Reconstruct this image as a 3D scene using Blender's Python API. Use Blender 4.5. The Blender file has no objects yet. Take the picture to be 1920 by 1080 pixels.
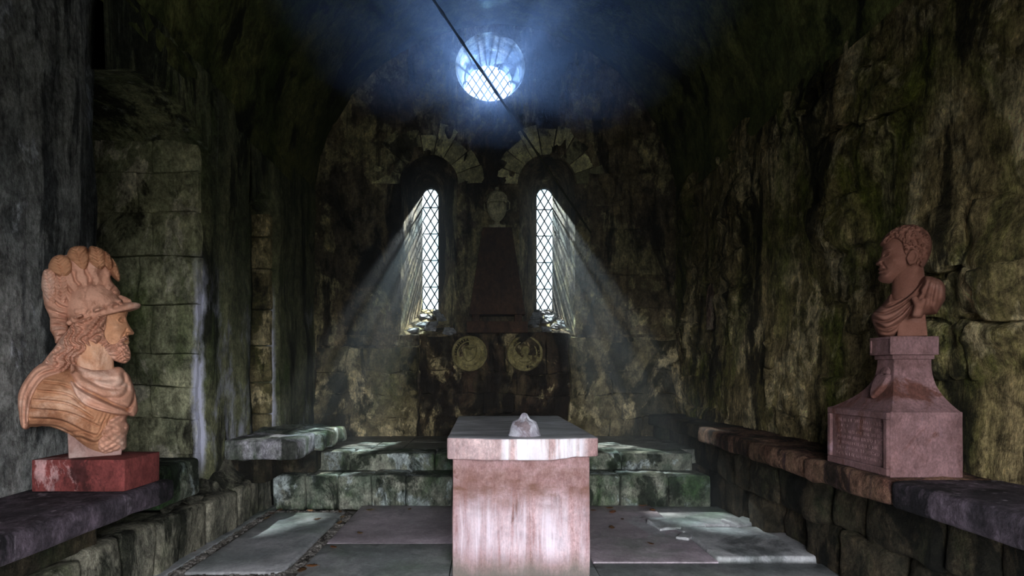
import bpy, math, random
import numpy as np
from mathutils import Vector, geometry

# ------------------------------------------------------------------ camera, world, light
SC = bpy.context.scene
COL = SC.collection
F_PX, VPX, VPY, CAM_H = 1067.0, 915.0, 700.0, 1.3
cam_d = bpy.data.cameras.new('camera')
cam_d.sensor_width = 36.0
cam_d.lens = F_PX / 1920 * 36.0
cam_d.shift_x = (960 - VPX) / 1920
cam_d.shift_y = (VPY - 540) / 1920
cam_d.clip_start = 0.05
cam = bpy.data.objects.new('camera', cam_d)
COL.objects.link(cam)
cam.location = (0, 0, CAM_H)
cam.rotation_euler = (math.pi / 2, 0, 0)
SC.camera = cam

SC.view_settings.view_transform = 'Standard'
SC.view_settings.look = 'None'
SC.view_settings.gamma = 1.0
SC.view_settings.use_curve_mapping = False
SC.view_settings.exposure = 0.62
SC.cycles.use_denoising = True
SC.cycles.use_adaptive_sampling = True
SC.cycles.adaptive_threshold = 0.05
SC.cycles.max_bounces = 4
SC.cycles.diffuse_bounces = 2
SC.cycles.glossy_bounces = 1
SC.cycles.transparent_max_bounces = 12
SC.cycles.volume_bounces = 0
SC.cycles.sample_clamp_indirect = 4.0

SKY = 20.0
world = bpy.data.worlds.new('overcast_sky')
SC.world = world
world.use_nodes = True
wn = world.node_tree
_tc = wn.nodes.new('ShaderNodeTexCoord')
_sx = wn.nodes.new('ShaderNodeSeparateXYZ')
_rp = wn.nodes.new('ShaderNodeValToRGB')
wn.links.new(_tc.outputs['Generated'], _sx.inputs[0])
_ad = wn.nodes.new('ShaderNodeMath')
_ad.operation = 'MULTIPLY_ADD'
_ad.inputs[1].default_value = .5
_ad.inputs[2].default_value = .5
wn.links.new(_sx.outputs[2], _ad.inputs[0])
wn.links.new(_ad.outputs[0], _rp.inputs[0])
_rp.color_ramp.elements[0].position = .48
_rp.color_ramp.elements[0].color = (.07, .07, .055, 1)       # grass and earth outside
_rp.color_ramp.elements[1].position = .52
_rp.color_ramp.elements[1].color = (.93, .97, 1.0, 1)       # pale overcast sky
wn.links.new(_rp.outputs[0], wn.nodes['Background'].inputs[0])
wn.nodes['Background'].inputs[1].default_value = SKY


def area(name, loc, rot, sx, sy, energy=0, color=(1, 1, 1), portal=False, spread=180):
    l = bpy.data.lights.new(name, 'AREA')
    l.shape = 'RECTANGLE'
    l.size, l.size_y = sx, sy
    l.energy = energy
    l.color = color
    l.spread = math.radians(spread)
    if portal:
        l.cycles.is_portal = True
    o = bpy.data.objects.new(name, l)
    COL.objects.link(o)
    o.location = loc
    o.rotation_euler = rot
    return o


def spot(name, loc, target, energy, angle, color, radius=0.02, blend=0.3):
    l = bpy.data.lights.new(name, 'SPOT')
    l.energy = energy
    l.color = color
    l.spot_size = math.radians(angle)
    l.spot_blend = blend
    l.shadow_soft_size = radius
    o = bpy.data.objects.new(name, l)
    COL.objects.link(o)
    o.location = loc
    o.rotation_euler = (Vector(target) - Vector(loc)).to_track_quat('-Z', 'Y').to_euler()
    return o


# the chapel's open front lies behind the camera; daylight enters there and by the windows
OPEN_W, OPEN_H, OPEN_Y, OPEN_X = 2.4, 2.5, -1.0, 0.4
area('portal_entrance', (OPEN_X, OPEN_Y - 0.9, OPEN_H / 2), (math.pi / 2, 0, 0), OPEN_W, OPEN_H, portal=True)
WIN_Y = 8.3
for nm, px_, pz_, sx_, sz_ in (('portal_a', -0.84, 3.12, .26, 1.8), ('portal_b', 0.824, 3.12, .26, 1.8), ('portal_c', 0, 5.456, .7, .7)):
    area(nm, (px_, WIN_Y + .12, pz_), (-math.pi / 2, 0, 0), sx_, sz_, portal=True)
# added spot lamps behind the windows, making the light shafts and blue glow
spot('shaft_spot_left', (-.50, 9.3, 4.95), (-1.12, 7.5, 2.2), 42000, 60, (1.0, .93, .82), .03)
spot('shaft_spot_right', (.48, 9.3, 4.95), (1.12, 7.5, 2.2), 42000, 60, (1.0, .93, .82), .03)
spot('glow_spot_round', (0.0, 8.8, 5.62), (0.03, 7.0, 5.0), 6000, 150, (.36, .54, 1.0), .02)


# ------------------------------------------------------------------ helpers: colour, noise, meshes
def lin(c):
    """sRGB 0-255 -> linear rgba"""
    r = []
    for v in c[:3]:
        v /= 255.0
        r.append(v / 12.92 if v <= .04045 else ((v + .055) / 1.055) ** 2.4)
    return (*r, 1.0)


_rs = np.random.RandomState(7)
_PERM = _rs.permutation(256)
_PERM = np.concatenate([_PERM, _PERM, _PERM])
_VAL = _rs.rand(256) * 2 - 1


def vnoise(p):
    """value noise in [-1,1]; p (...,3)"""
    p = np.asarray(p, dtype=np.float64)
    i = np.floor(p).astype(int)
    f = p - i
    f = f * f * (3 - 2 * f)
    i &= 255
    out = 0
    for dx in (0, 1):
        for dy in (0, 1):
            for dz in (0, 1):
                h = _PERM[_PERM[_PERM[(i[..., 0] + dx) & 255] + ((i[..., 1] + dy) & 255)] + ((i[..., 2] + dz) & 255)]
                w = (f[..., 0] if dx else 1 - f[..., 0]) * (f[..., 1] if dy else 1 - f[..., 1]) * (f[..., 2] if dz else 1 - f[..., 2])
                out = out + w * _VAL[h & 255]
    return out


def fbm(p, octaves=4, gain=.5):
    p = np.asarray(p, dtype=np.float64)
    a, s, t = 1.0, 0.0, 0.0
    for k in range(octaves):
        s = s + a * vnoise(p * (2.03 ** k) + 17.3 * k)
        t += a
        a *= gain
    return s / t


def mesh(name, v, f, smooth=False):
    m = bpy.data.meshes.new(name)
    V = np.asarray([tuple(q) for q in v] if not isinstance(v, np.ndarray) else v, dtype=np.float32)
    m.vertices.add(len(V))
    m.vertices.foreach_set('co', V.ravel())
    if isinstance(f, np.ndarray):
        tot = np.full(len(f), f.shape[1], np.int32)
        idx = f.ravel().astype(np.int32)
    else:
        tot = np.fromiter((len(q) for q in f), np.int32, len(f))
        idx = np.fromiter((i for q in f for i in q), np.int32, int(tot.sum()))
    m.loops.add(len(idx))
    m.loops.foreach_set('vertex_index', idx)
    m.polygons.add(len(tot))
    m.polygons.foreach_set('loop_start', np.concatenate([[0], np.cumsum(tot)[:-1]]).astype(np.int32))
    m.polygons.foreach_set('use_smooth', np.full(len(tot), smooth, bool))
    m.update(calc_edges=True)
    m.validate()
    return m


def obj(name, m, mat=None, parent=None, loc=(0, 0, 0), rot=(0, 0, 0)):
    o = bpy.data.objects.new(name, m)
    COL.objects.link(o)
    if mat is not None and m is not None and not m.materials:
        m.materials.append(mat)
    o.location = loc
    o.rotation_euler = rot
    if parent is not None:
        o.parent = parent
    return o


def thing(name, label, cat, loc=(0, 0, 0), rz=0, group=None):
    o = obj(name, None, loc=loc, rot=(0, 0, rz))
    o.empty_display_size = .1
    return tag(o, label, cat, group)


def tag(o, label, cat, group=None):
    o['label'] = label
    o['category'] = cat
    if group:
        o['group'] = group
    return o


def struct(o, label=None):
    o['kind'] = 'structure'
    if label:
        o['label'] = label
    return o


def block_vf(hx, hy, hz, r=.02, n=(4, 3, 3), amp=.008, freq=6.0, seed=0.0, octaves=3):
    """rounded, roughened stone block centred at the origin; half sizes hx, hy, hz"""
    r = min(r, hx * .45, hy * .45, hz * .45)
    ax = []
    for h, k in zip((hx, hy, hz), n):
        inner = np.linspace(-(h - r), h - r, max(k, 1) + 1)
        ax.append(np.concatenate([[-h, -h + r * .3], inner, [h - r * .3, h]]) if r > .004 else np.concatenate([[-h], inner, [h]]))
    N = [len(a) for a in ax]
    key, V, Fc = {}, [], []

    def vid(i, j, k):
        t = (i, j, k)
        if t not in key:
            key[t] = len(V)
            V.append((ax[0][i], ax[1][j], ax[2][k]))
        return key[t]
    for d in range(3):
        a, b = (d + 1) % 3, (d + 2) % 3
        for side in (0, N[d] - 1):
            for i in range(N[a] - 1):
                for j in range(N[b] - 1):
                    q = []
                    for di, dj in ((0, 0), (1, 0), (1, 1), (0, 1)):
                        c = [0, 0, 0]
                        c[d], c[a], c[b] = side, i + di, j + dj
                        q.append(vid(*c))
                    Fc.append(q if side else q[::-1])
    P = np.array(V)
    H = np.array([hx, hy, hz]) - r
    Q = np.clip(P, -H, H)
    D = P - Q
    L = np.linalg.norm(D, axis=1, keepdims=True)
    L[L < 1e-9] = 1
    P = Q + D / L * r
    if amp > 0:
        s = P + seed * 3.71
        nv = np.stack([fbm(s * freq + o, octaves) for o in (3.1, 41.7, 87.2)], 1)
        P = P + nv * amp
    return P, Fc


def stone(name, x0, x1, y0, y1, z0, z1, mat, parent=None, r=.02, n=(4, 3, 3), amp=.008, freq=6.0, seed=None, rz=0, smooth=True, warp=0.0, carve=None):
    if seed is None:
        seed = random.random() * 50
    P, Fc = block_vf((x1 - x0) / 2, (y1 - y0) / 2, (z1 - z0) / 2, r, n, amp, freq, seed)
    if warp:      # wavering courses: neighbours share the same world-space drift
        W = P + ((x0 + x1) / 2, (y0 + y1) / 2, (z0 + z1) / 2)
        P = P + np.stack([fbm(W * 1.7 + o, 3) for o in (5, 25, 45)], 1) * warp
    if carve:
        c_ = np.array([(x0 + x1) / 2, (y0 + y1) / 2, (z0 + z1) / 2])
        P = carve(P + c_) - c_
    return obj(name, mesh(name, P, Fc, smooth), mat, parent, ((x0 + x1) / 2, (y0 + y1) / 2, (z0 + z1) / 2), (0, 0, rz))


def plain_box(name, x0, x1, y0, y1, z0, z1, mat, parent=None, bevel=.004):
    P, Fc = block_vf((x1 - x0) / 2, (y1 - y0) / 2, (z1 - z0) / 2, bevel, (1, 1, 1), 0)
    return obj(name, mesh(name, P, Fc, False), mat, parent, ((x0 + x1) / 2, (y0 + y1) / 2, (z0 + z1) / 2))


def lathe_vf(prof, n=32, a0=0, a1=2 * math.pi):
    V, Fc = [], []
    for (r, z) in prof:
        for k in range(n):
            a = a0 + (a1 - a0) * k / n
            V.append((r * math.cos(a), r * math.sin(a), z))
    for i in range(len(prof) - 1):
        for k in range(n):
            k2 = (k + 1) % n
            Fc.append((i * n + k, i * n + k2, (i + 1) * n + k2, (i + 1) * n + k))
    Fc.append(tuple(range(n))[::-1])
    Fc.append(tuple((len(prof) - 1) * n + k for k in range(n)))
    return np.array(V), Fc


def tube_vf(pts, rad, n=8, closed=False):
    pts = [Vector(p) for p in pts]
    rads = rad if hasattr(rad, '__len__') else [rad] * len(pts)
    V, Fc = [], []
    m = len(pts)
    for i, p in enumerate(pts):
        if closed:
            t = pts[(i + 1) % m] - pts[i - 1]
        else:
            t = pts[min(i + 1, m - 1)] - pts[max(i - 1, 0)]
        t.normalize()
        up = Vector((0, 0, 1)) if abs(t.z) < .9 else Vector((1, 0, 0))
        a = t.cross(up).normalized()
        b = t.cross(a).normalized()
        for k in range(n):
            an = 2 * math.pi * k / n
            V.append(p + (a * math.cos(an) + b * math.sin(an)) * rads[i])
    for i in range(m if closed else m - 1):
        i2 = (i + 1) % m
        for k in range(n):
            k2 = (k + 1) % n
            Fc.append((i * n + k, i * n + k2, i2 * n + k2, i2 * n + k))
    if not closed:
        Fc.append(tuple(range(n))[::-1])
        Fc.append(tuple((m - 1) * n + k for k in range(n)))
    return V, Fc


# ------------------------------------------------------------------ implicit carving (for the busts)
def surface_nets(F, org, h):
    s = F < 0
    nx, ny, nz = F.shape
    cnt = np.zeros((nx - 1, ny - 1, nz - 1), np.int8)
    corners = [(i, j, k) for i in (0, 1) for j in (0, 1) for k in (0, 1)]
    sl = lambda c: (slice(c[0], nx - 1 + c[0]), slice(c[1], ny - 1 + c[1]), slice(c[2], nz - 1 + c[2]))
    for c in corners:
        cnt += s[sl(c)]
    act = (cnt > 0) & (cnt < 8)
    I = np.argwhere(act)
    idx = -np.ones(act.shape, np.int64)
    idx[act] = np.arange(len(I))
    pos = np.zeros((len(I), 3))
    num = np.zeros(len(I))
    for c in corners:
        for d in range(3):
            if c[d]:
                continue
            e = list(c)
            e[d] = 1
            fa = F[I[:, 0] + c[0], I[:, 1] + c[1], I[:, 2] + c[2]]
            fb = F[I[:, 0] + e[0], I[:, 1] + e[1], I[:, 2] + e[2]]
            x = (fa < 0) != (fb < 0)
            t = np.where(x, fa / np.where(x, fa - fb, 1), 0)
            p = np.array(c, float)[None, :].repeat(len(I), 0)
            p[:, d] = t
            pos[x] += p[x]
            num[x] += 1
    V = (I + pos / num[:, None]) * h + np.array(org)
    faces = []
    for d in range(3):
        a, b = (d + 1) % 3, (d + 2) % 3
        lo = [slice(1, -1)] * 3
        lo[d] = slice(0, -1)
        hi = [slice(1, -1)] * 3
        hi[d] = slice(1, None)
        sa, sb = s[tuple(lo)], s[tuple(hi)]
        E = np.argwhere(sa != sb)
        if not len(E):
            continue
        flip = sb[E[:, 0], E[:, 1], E[:, 2]]
        off = np.ones(3, int)
        off[d] = 0
        E = E + off
        q = []
        for da, db in ((-1, -1), (0, -1), (0, 0), (-1, 0)):
            c = E.copy()
            c[:, a] += da
            c[:, b] += db
            q.append(idx[c[:, 0], c[:, 1], c[:, 2]])
        Q = np.stack(q, 1)
        Q[flip] = Q[flip][:, ::-1]
        faces.append(Q)
    Q = np.concatenate(faces)
    Q = Q[(Q >= 0).all(1)]
    return V, Q


def relax(V, Q, it=2, lam=.5):
    n = len(V)
    e = np.concatenate([Q[:, [i, (i + 1) % 4]] for i in range(4)])
    for _ in range(it):
        acc = np.zeros_like(V)
        c = np.zeros(n)
        for k in (0, 1):
            np.add.at(acc, e[:, k], V[e[:, 1 - k]])
            np.add.at(c, e[:, k], 1)
        c[c == 0] = 1
        V = V * (1 - lam) + acc / c[:, None] * lam
    return V


def smooth_poly(pts, closed=True, sub=5):
    pts = np.array(pts, float)
    n = len(pts)
    out = []
    for i in range(n if closed else n - 1):
        if closed:
            p0, p1, p2, p3 = pts[i - 1], pts[i], pts[(i + 1) % n], pts[(i + 2) % n]
        else:
            p0, p1, p2, p3 = pts[max(i - 1, 0)], pts[i], pts[i + 1], pts[min(i + 2, n - 1)]
        for k in range(sub):
            t = k / sub
            out.append(.5 * (2 * p1 + (p2 - p0) * t + (2 * p0 - 5 * p1 + 4 * p2 - p3) * t * t + (3 * p1 - p0 - 3 * p2 + p3) * t ** 3))
    if not closed:
        out.append(pts[-1])
    return np.array(out)


def line_dist(X, Z, pts):
    best = np.full(np.broadcast(X, Z).shape, 1e9)
    for a, b in zip(pts[:-1], pts[1:]):
        d = b - a
        L = d @ d + 1e-12
        t = np.clip(((X - a[0]) * d[0] + (Z - a[1]) * d[1]) / L, 0, 1)
        best = np.minimum(best, (X - a[0] - t * d[0]) ** 2 + (Z - a[1] - t * d[1]) ** 2)
    return np.sqrt(best)


def poly_sd(X, Z, pts):
    """signed distance, positive inside"""
    d = line_dist(X, Z, np.vstack([pts, pts[:1]]))
    ins = np.zeros(d.shape, bool)
    for a, b in zip(pts, np.roll(pts, -1, 0)):
        c = (a[1] > Z) != (b[1] > Z)
        with np.errstate(divide='ignore', invalid='ignore'):
            xx = (b[0] - a[0]) * (Z - a[1]) / (b[1] - a[1] + 1e-15) + a[0]
        ins ^= c & (X < xx)
    return np.where(ins, d, -d)


def smin(a, b, k):
    h = np.clip(.5 + .5 * (b - a) / k, 0, 1)
    return b * (1 - h) + a * h - k * h * (1 - h)


class Carve:
    """a sampled block of space; shapes are carved into F (negative inside)"""

    def __init__(s, x0, x1, y0, y1, z0, z1, h):
        s.h = h
        s.o = (x0, y0, z0)
        s.x = np.arange(x0, x1 + h, h)[:, None, None]
        s.y = np.arange(y0, y1 + h, h)[None, :, None]
        s.z = np.arange(z0, z1 + h, h)[None, None, :]
        s.X2, s.Z2 = s.x[:, 0, 0][:, None], s.z[0, 0][None, :]
        s.F = np.full((s.x.size, s.y.size, s.z.size), 1.0)

    def add(s, f, k=0):
        s.F = np.minimum(s.F, f) if k == 0 else smin(s.F, f + 0 * s.F, k)

    def cut(s, f, k=0):
        s.F = np.maximum(s.F, -f) if k == 0 else -smin(-s.F, f + 0 * s.F, k)

    def ell(s, c, r, tilt=0):
        dx, dz = s.x - c[0], s.z - c[2]
        if tilt:
            ca, sa = math.cos(tilt), math.sin(tilt)
            dx, dz = dx * ca + dz * sa, -dx * sa + dz * ca
        q = np.sqrt((dx / r[0]) ** 2 + ((s.y - c[1]) / r[1]) ** 2 + (dz / r[2]) ** 2)
        return (q - 1) * min(r)

    def cone(s, a, b, ra, rb):
        a, b = np.array(a, float), np.array(b, float)
        d = b - a
        t = np.clip(((s.x - a[0]) * d[0] + (s.y - a[1]) * d[1] + (s.z - a[2]) * d[2]) / (d @ d), 0, 1)
        return np.sqrt((s.x - a[0] - t * d[0]) ** 2 + (s.y - a[1] - t * d[1]) ** 2 + (s.z - a[2] - t * d[2]) ** 2) - (ra + (rb - ra) * t)

    def pillow(s, pts, T, D, yc=0, relief=None, power=.5):
        d = poly_sd(s.X2, s.Z2, pts)
        u = np.clip(d / D, 0, 1)
        t = T * (1 - (1 - u) ** 2) ** power
        if relief is not None:
            t = t + relief * np.clip(d / .012, 0, 1)
        t = t[:, None, :]
        d3 = d[:, None, :]
        yc = yc[:, None, :] if hasattr(yc, 'shape') else yc
        a = np.abs(s.y - yc)
        return np.where(d3 > 0, a - t, np.sqrt(a * a + d3 * d3))

    def overlay(s, base, T, D, reg, off, yc=0, relief=0.0, edge=.012, power=.5):
        """a layer of thickness off lying on the pillow of base, inside the outline reg"""
        dr = poly_sd(s.X2, s.Z2, reg)
        d = np.maximum(poly_sd(s.X2, s.Z2, base), dr)
        t = T * (1 - (1 - np.clip(d / D, 0, 1)) ** 2) ** power
        e = np.clip(dr / edge, 0, 1)
        t = t + off * (1 - (1 - e) ** 2) ** .5 + relief * np.clip(d / .012, 0, 1) * np.clip(dr / .006, 0, 1)
        t, d3 = t[:, None, :], dr[:, None, :]
        yc = yc[:, None, :] if hasattr(yc, 'shape') else yc
        a = np.abs(s.y - yc)
        return np.where(d3 > 0, np.maximum(a - t, -d3), np.sqrt(np.maximum(a - t, 0) ** 2 + d3 * d3))

    def build(s, name, mat, parent, it=2):
        F = s.F
        F[0], F[-1] = np.abs(F[0]) + 1e-4, np.abs(F[-1]) + 1e-4
        F[:, 0], F[:, -1] = np.abs(F[:, 0]) + 1e-4, np.abs(F[:, -1]) + 1e-4
        F[:, :, 0], F[:, :, -1] = np.abs(F[:, :, 0]) + 1e-4, np.abs(F[:, :, -1]) + 1e-4
        V, Q = surface_nets(F, s.o, s.h)
        V = relax(V, Q, it)
        return obj(name, mesh(name, V, Q, True), mat, parent)


# ------------------------------------------------------------------ materials
class NB:
    def __init__(s, name):
        s.m = bpy.data.materials.new(name)
        s.m.use_nodes = True
        s.t = s.m.node_tree
        s.b = s.t.nodes['Principled BSDF']
        s.pos = s.t.nodes.new('ShaderNodeNewGeometry').outputs['Position']

    def n(s, kind, ins=None, **kw):
        nd = s.t.nodes.new('ShaderNode' + kind)
        for k, v in kw.items():
            setattr(nd, k, v)
        for k, v in (ins or {}).items():
            if hasattr(v, 'is_output'):
                s.t.links.new(v, nd.inputs[k])
            else:
                nd.inputs[k].default_value = v
        return nd

    def map(s, scale=(1, 1, 1), loc=(0, 0, 0), src=None):
        return s.n('Mapping', {'Vector': src or s.pos, 'Scale': scale, 'Location': loc}).outputs[0]

    def noise(s, vec, scale, detail=6, rough=.6, dist=0.0):
        return s.n('TexNoise', {'Vector': vec, 'Scale': scale, 'Detail': detail, 'Roughness': rough, 'Distortion': dist}).outputs[0]

    def ramp(s, fac, stops):
        nd = s.n('ValToRGB', {'Fac': fac})
        e = nd.color_ramp.elements
        while len(e) < len(stops):
            e.new(.5)
        for el, (p, c) in zip(e, stops):
            el.position = p
            el.color = c if hasattr(c, '__len__') else (c, c, c, 1)
        return nd.outputs[0]

    def mix(s, fac, a, b, mode='MIX'):
        nd = s.n('Mix', data_type='RGBA', blend_type=mode)
        for k, v in ((0, fac), (6, a), (7, b)):
            if hasattr(v, 'is_output'):
                s.t.links.new(v, nd.inputs[k])
            else:
                nd.inputs[k].default_value = v
        return nd.outputs[2]

    def math(s, op, a, b=0.0, c=None):
        nd = s.n('Math', operation=op)
        for k, v in enumerate((a, b) if c is None else (a, b, c)):
            if hasattr(v, 'is_output'):
                s.t.links.new(v, nd.inputs[k])
            else:
                nd.inputs[k].default_value = v
        return nd.outputs[0]

    def sep(s, src=None):
        nd = s.n('SeparateXYZ', {'Vector': src or s.pos})
        return nd.outputs

    def done(s, col, rough=.9, bump=None, bstr=.5, bdist=.02, spec=.2):
        if hasattr(col, 'is_output'):
            s.t.links.new(col, s.b.inputs['Base Color'])
        else:
            s.b.inputs['Base Color'].default_value = col
        if hasattr(rough, 'is_output'):
            s.t.links.new(rough, s.b.inputs['Roughness'])
        else:
            s.b.inputs['Roughness'].default_value = rough
        s.b.inputs['Specular IOR Level'].default_value = spec
        if bump is not None:
            bn = s.n('Bump', {'Height': bump, 'Strength': bstr, 'Distance': bdist})
            s.t.links.new(bn.outputs[0], s.b.inputs['Normal'])
        return s.m


def stone_mat(name, c1, c2, dark, moss=None, moss_amt=.5, dark_amt=.5, scale=2.0, vstretch=.35, bump=.6, bdist=.03,
              streak=None, streak_amt=.0, rough=.92, vary=.25, local=False, spec=.2, pale=None, pale_amt=.4, fine=.6, extra=None, mott=.8):
    b = NB(name)
    src = b.n('TexCoord').outputs['Object'] if local else b.pos
    vs = b.map((1, 1, vstretch), src=src)
    n1 = b.noise(vs, scale, 8, .65, .3)
    col = b.ramp(n1, [(.41, lin(c1)), (.59, lin(c2))])
    if pale is not None:
        npl = b.noise(b.map((1, 1, .7), (9, 2, 5), src), scale * .9, 7, .68, .4)
        col = b.mix(b.ramp(npl, [(.60 - pale_amt * .2, 0), (.635 - pale_amt * .2, 1)]), col, lin(pale))
    if moss is not None:
        nm = b.noise(b.map((1, 1, .6), (31, 7, 3), src), scale * .55, 8, .66, .5)
        col = b.mix(b.ramp(nm, [(.66 - moss_amt * .28, 0), (.80 - moss_amt * .28, .85)]), col, lin(moss))
    nd = b.noise(b.map((1, 1, vstretch * .8), (5, 19, 11), src), scale * .8, 9, .7, .6)
    col = b.mix(b.ramp(nd, [(.645 - dark_amt * .26, 0), (.705 - dark_amt * .26, .9)]), col, lin(dark))
    if streak is not None:
        ns = b.noise(b.map((1, 1, .06), (2, 3, 0), src), scale * 4.5, 5, .6)
        col = b.mix(b.ramp(ns, [(.62 - streak_amt * .2, 0), (.75 - streak_amt * .2, .8)]), col, lin(streak))
    nbl = b.noise(b.map((1, 1, .75), (13, 4, 21), src), scale * 4.2, 7, .72, .5)
    col = b.mix(mott, col, b.ramp(nbl, [(.36, .28), (.5, .95), (.64, 1.75)]), 'MULTIPLY')
    nf = b.noise(b.map((1, 1, .6), (0, 0, 0), src), scale * 22, 5, .75)
    col = b.mix(fine, col, b.ramp(nf, [(.34, .3), (.66, 1.6)]), 'MULTIPLY')
    if vary:
        rnd = b.n('ObjectInfo').outputs['Random']
        col = b.mix(1.0, col, b.ramp(rnd, [(0, 1 - vary), (1, 1 + vary)]), 'MULTIPLY')
    if extra:
        col = extra(b, col, src)
    nb1 = b.noise(b.map((1, 1, max(vstretch, .3)), (3, 3, 3), src), scale * 5, 9, .72, .4)
    nb2 = b.noise(src, scale * 30, 4, .7)
    vor = b.n('TexVoronoi', {'Vector': b.map((1, 1, .6), src=src), 'Scale': scale * 7}, feature='F1').outputs[0]
    h = b.math('ADD', b.math('ADD', nb1, b.math('MULTIPLY', nb2, .22)), b.math('MULTIPLY', vor, .18))
    return b.done(col, rough, h, bump, bdist, spec)


def limestreak(b, col, src):
    # white lime runs where water trickles down the arris of the recess
    x, y, z = b.sep()
    wob = b.noise(b.map((1, 1, .5)), 4, 6, .7)
    xx = b.math('ADD', x, b.math('MULTIPLY', b.math('SUBTRACT', wob, .5), .16))
    band = b.math('SUBTRACT', 1.0, b.math('MULTIPLY', b.math('ABSOLUTE', b.math('ADD', xx, 2.405)), 20.0))
    hgt = b.ramp(b.math('MULTIPLY', z, .25), [(.10, 0), (.17, 1), (.46, 1), (.58, 0)])
    nz = b.ramp(b.noise(b.map((1, 1, .4), (4, 4, 4)), 7, 7, .7), [(.34, 0), (.56, 1)])
    f = b.math('MULTIPLY', b.math('MULTIPLY', b.math('MAXIMUM', band, 0.0), hgt), nz)
    f = b.math('MINIMUM', b.math('MULTIPLY', f, 1.4), 1.0)
    return b.mix(f, col, lin((205, 205, 225)))


M = {}
M['wall_green'] = stone_mat('wall_mossy_sandstone', (122, 110, 70), (172, 152, 110), (30, 27, 17), (98, 106, 38), .62, .43, 2.4, .34, 1.0, .13,
                            streak=(52, 50, 30), streak_amt=.4, pale=(206, 188, 146), pale_amt=.42, vary=.22, mott=1.0, fine=.75)
M['wall_back'] = stone_mat('joint_dark_mortar', (52, 48, 34), (76, 70, 48), (22, 20, 14), (50, 54, 22), .5, .5, 2.5, .6, 1.0, .04, vary=0)
M['end'] = stone_mat('end_wall_render', (100, 88, 72), (148, 130, 98), (26, 20, 18), (98, 90, 46), .34, .54, 2.0, .42, 1.0, .08,
                     streak=(48, 34, 28), streak_amt=.35, pale=(182, 170, 130), pale_amt=.36, vary=.12, mott=1.0, fine=.7)
M['end_low'] = stone_mat('end_wall_ashlar', (108, 98, 70), (152, 138, 104), (30, 30, 20), (66, 72, 28), .5, .56, 2.6, .7, 1.0, .04,
                         pale=(192, 176, 138), pale_amt=.42, vary=.2)
M['end_brown'] = stone_mat('end_wall_red_ashlar', (66, 50, 38), (98, 84, 60), (24, 18, 13), (60, 58, 28), .35, .66, 2.8, .7, 1.0, .04,
                           pale=(186, 168, 126), pale_amt=.24, vary=.2)
M['voussoir'] = stone_mat('voussoir_pale', (172, 168, 130), (208, 202, 160), (44, 38, 34), (92, 88, 46), .25, .46, 3.0, .8, .8, .04, vary=.5)
M['pier_grey'] = stone_mat('pier_grey_render', (96, 98, 98), (138, 138, 136), (44, 46, 48), None, 0, .42, 2.6, .25, 1.0, .04,
                           streak=(66, 68, 72), streak_amt=.45, pale=(160, 162, 168), pale_amt=.2, vary=0)
M['pier_green'] = stone_mat('pier_green_render', (88, 92, 70), (128, 128, 98), (28, 30, 24), (58, 72, 34), .55, .52, 2.6, .22, 1.0, .04,
                            streak=(136, 138, 130), streak_amt=.12, vary=.1, extra=limestreak)
M['jamb'] = stone_mat('jamb_ashlar', (126, 128, 104), (168, 166, 136), (40, 38, 32), (80, 92, 50), .45, .42, 2.5, .7, .9, .035,
                      pale=(190, 184, 164), pale_amt=.3, vary=.22, extra=limestreak)
M['vault'] = stone_mat('vault_green_plaster', (74, 80, 44), (110, 110, 64), (24, 26, 20), (52, 62, 24), .6, .5, 1.6, .5, 1.0, .04, vary=0)
M['floor'] = stone_mat('flagstone_grey', (124, 128, 130), (158, 156, 160), (84, 86, 88), (104, 118, 106), .45, .36, 1.7, 1, .35, .015,
                       pale=(160, 160, 164), pale_amt=.12, vary=.14, fine=.35, rough=.48, spec=.5, mott=.35)
M['floor_pink'] = stone_mat('flagstone_mauve', (138, 126, 134), (166, 152, 162), (100, 94, 98), (108, 118, 108), .3, .3, 1.6, 1, .35, .015,
                            pale=(160, 158, 164), pale_amt=.1, vary=.1, fine=.35, rough=.48, spec=.5, mott=.35)
M['gravel'] = stone_mat('joint_grit', (98, 92, 88), (150, 144, 140), (44, 38, 34), None, 0, .4, 9, 1, 1.0, .02, vary=.1)
M['step'] = stone_mat('step_mossy_stone', (88, 96, 84), (134, 134, 122), (24, 32, 22), (38, 66, 26), .7, .52, 3.2, .8, .9, .03,
                      pale=(156, 164, 164), pale_amt=.3, vary=.25)
M['tread'] = stone_mat('tread_grey_stone', (88, 90, 84), (124, 122, 116), (38, 42, 34), (58, 72, 46), .55, .5, 2.6, 1, .6, .02, vary=.18, rough=.5, spec=.5)
M['bench'] = stone_mat('bench_rough_stone', (92, 90, 80), (136, 131, 116), (32, 34, 26), (54, 66, 34), .5, .46, 3.4, .35, 1.0, .05, vary=.25)
M['slab_dark'] = stone_mat('bench_slab_mauve_dimmed', (46, 41, 47), (78, 68, 77), (18, 17, 20), None, 0, .5, 3.0, .6, .6, .02,  # mauve stone, its colour darkened to stand in for the dim lower corners
                           streak=(150, 140, 150), streak_amt=.08, vary=.1)
M['slab_pale'] = stone_mat('bench_slab_weathered', (96, 98, 94), (160, 156, 166), (40, 44, 34), (54, 74, 40), .62, .48, 3.0, .5, .9, .03, vary=.15)
M['bench_red'] = stone_mat('bench_red_rough', (84, 56, 46), (136, 104, 86), (30, 20, 16), (44, 42, 22), .4, .5, 4.0, .6, 1.0, .06,
                           streak=(60, 42, 48), streak_amt=.3, vary=.18)
M['rubble'] = stone_mat('rubble_dark', (46, 42, 32), (76, 66, 52), (16, 16, 12), (36, 46, 26), .55, .55, 3.4, .6, 1.0, .06, vary=.3)
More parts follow.
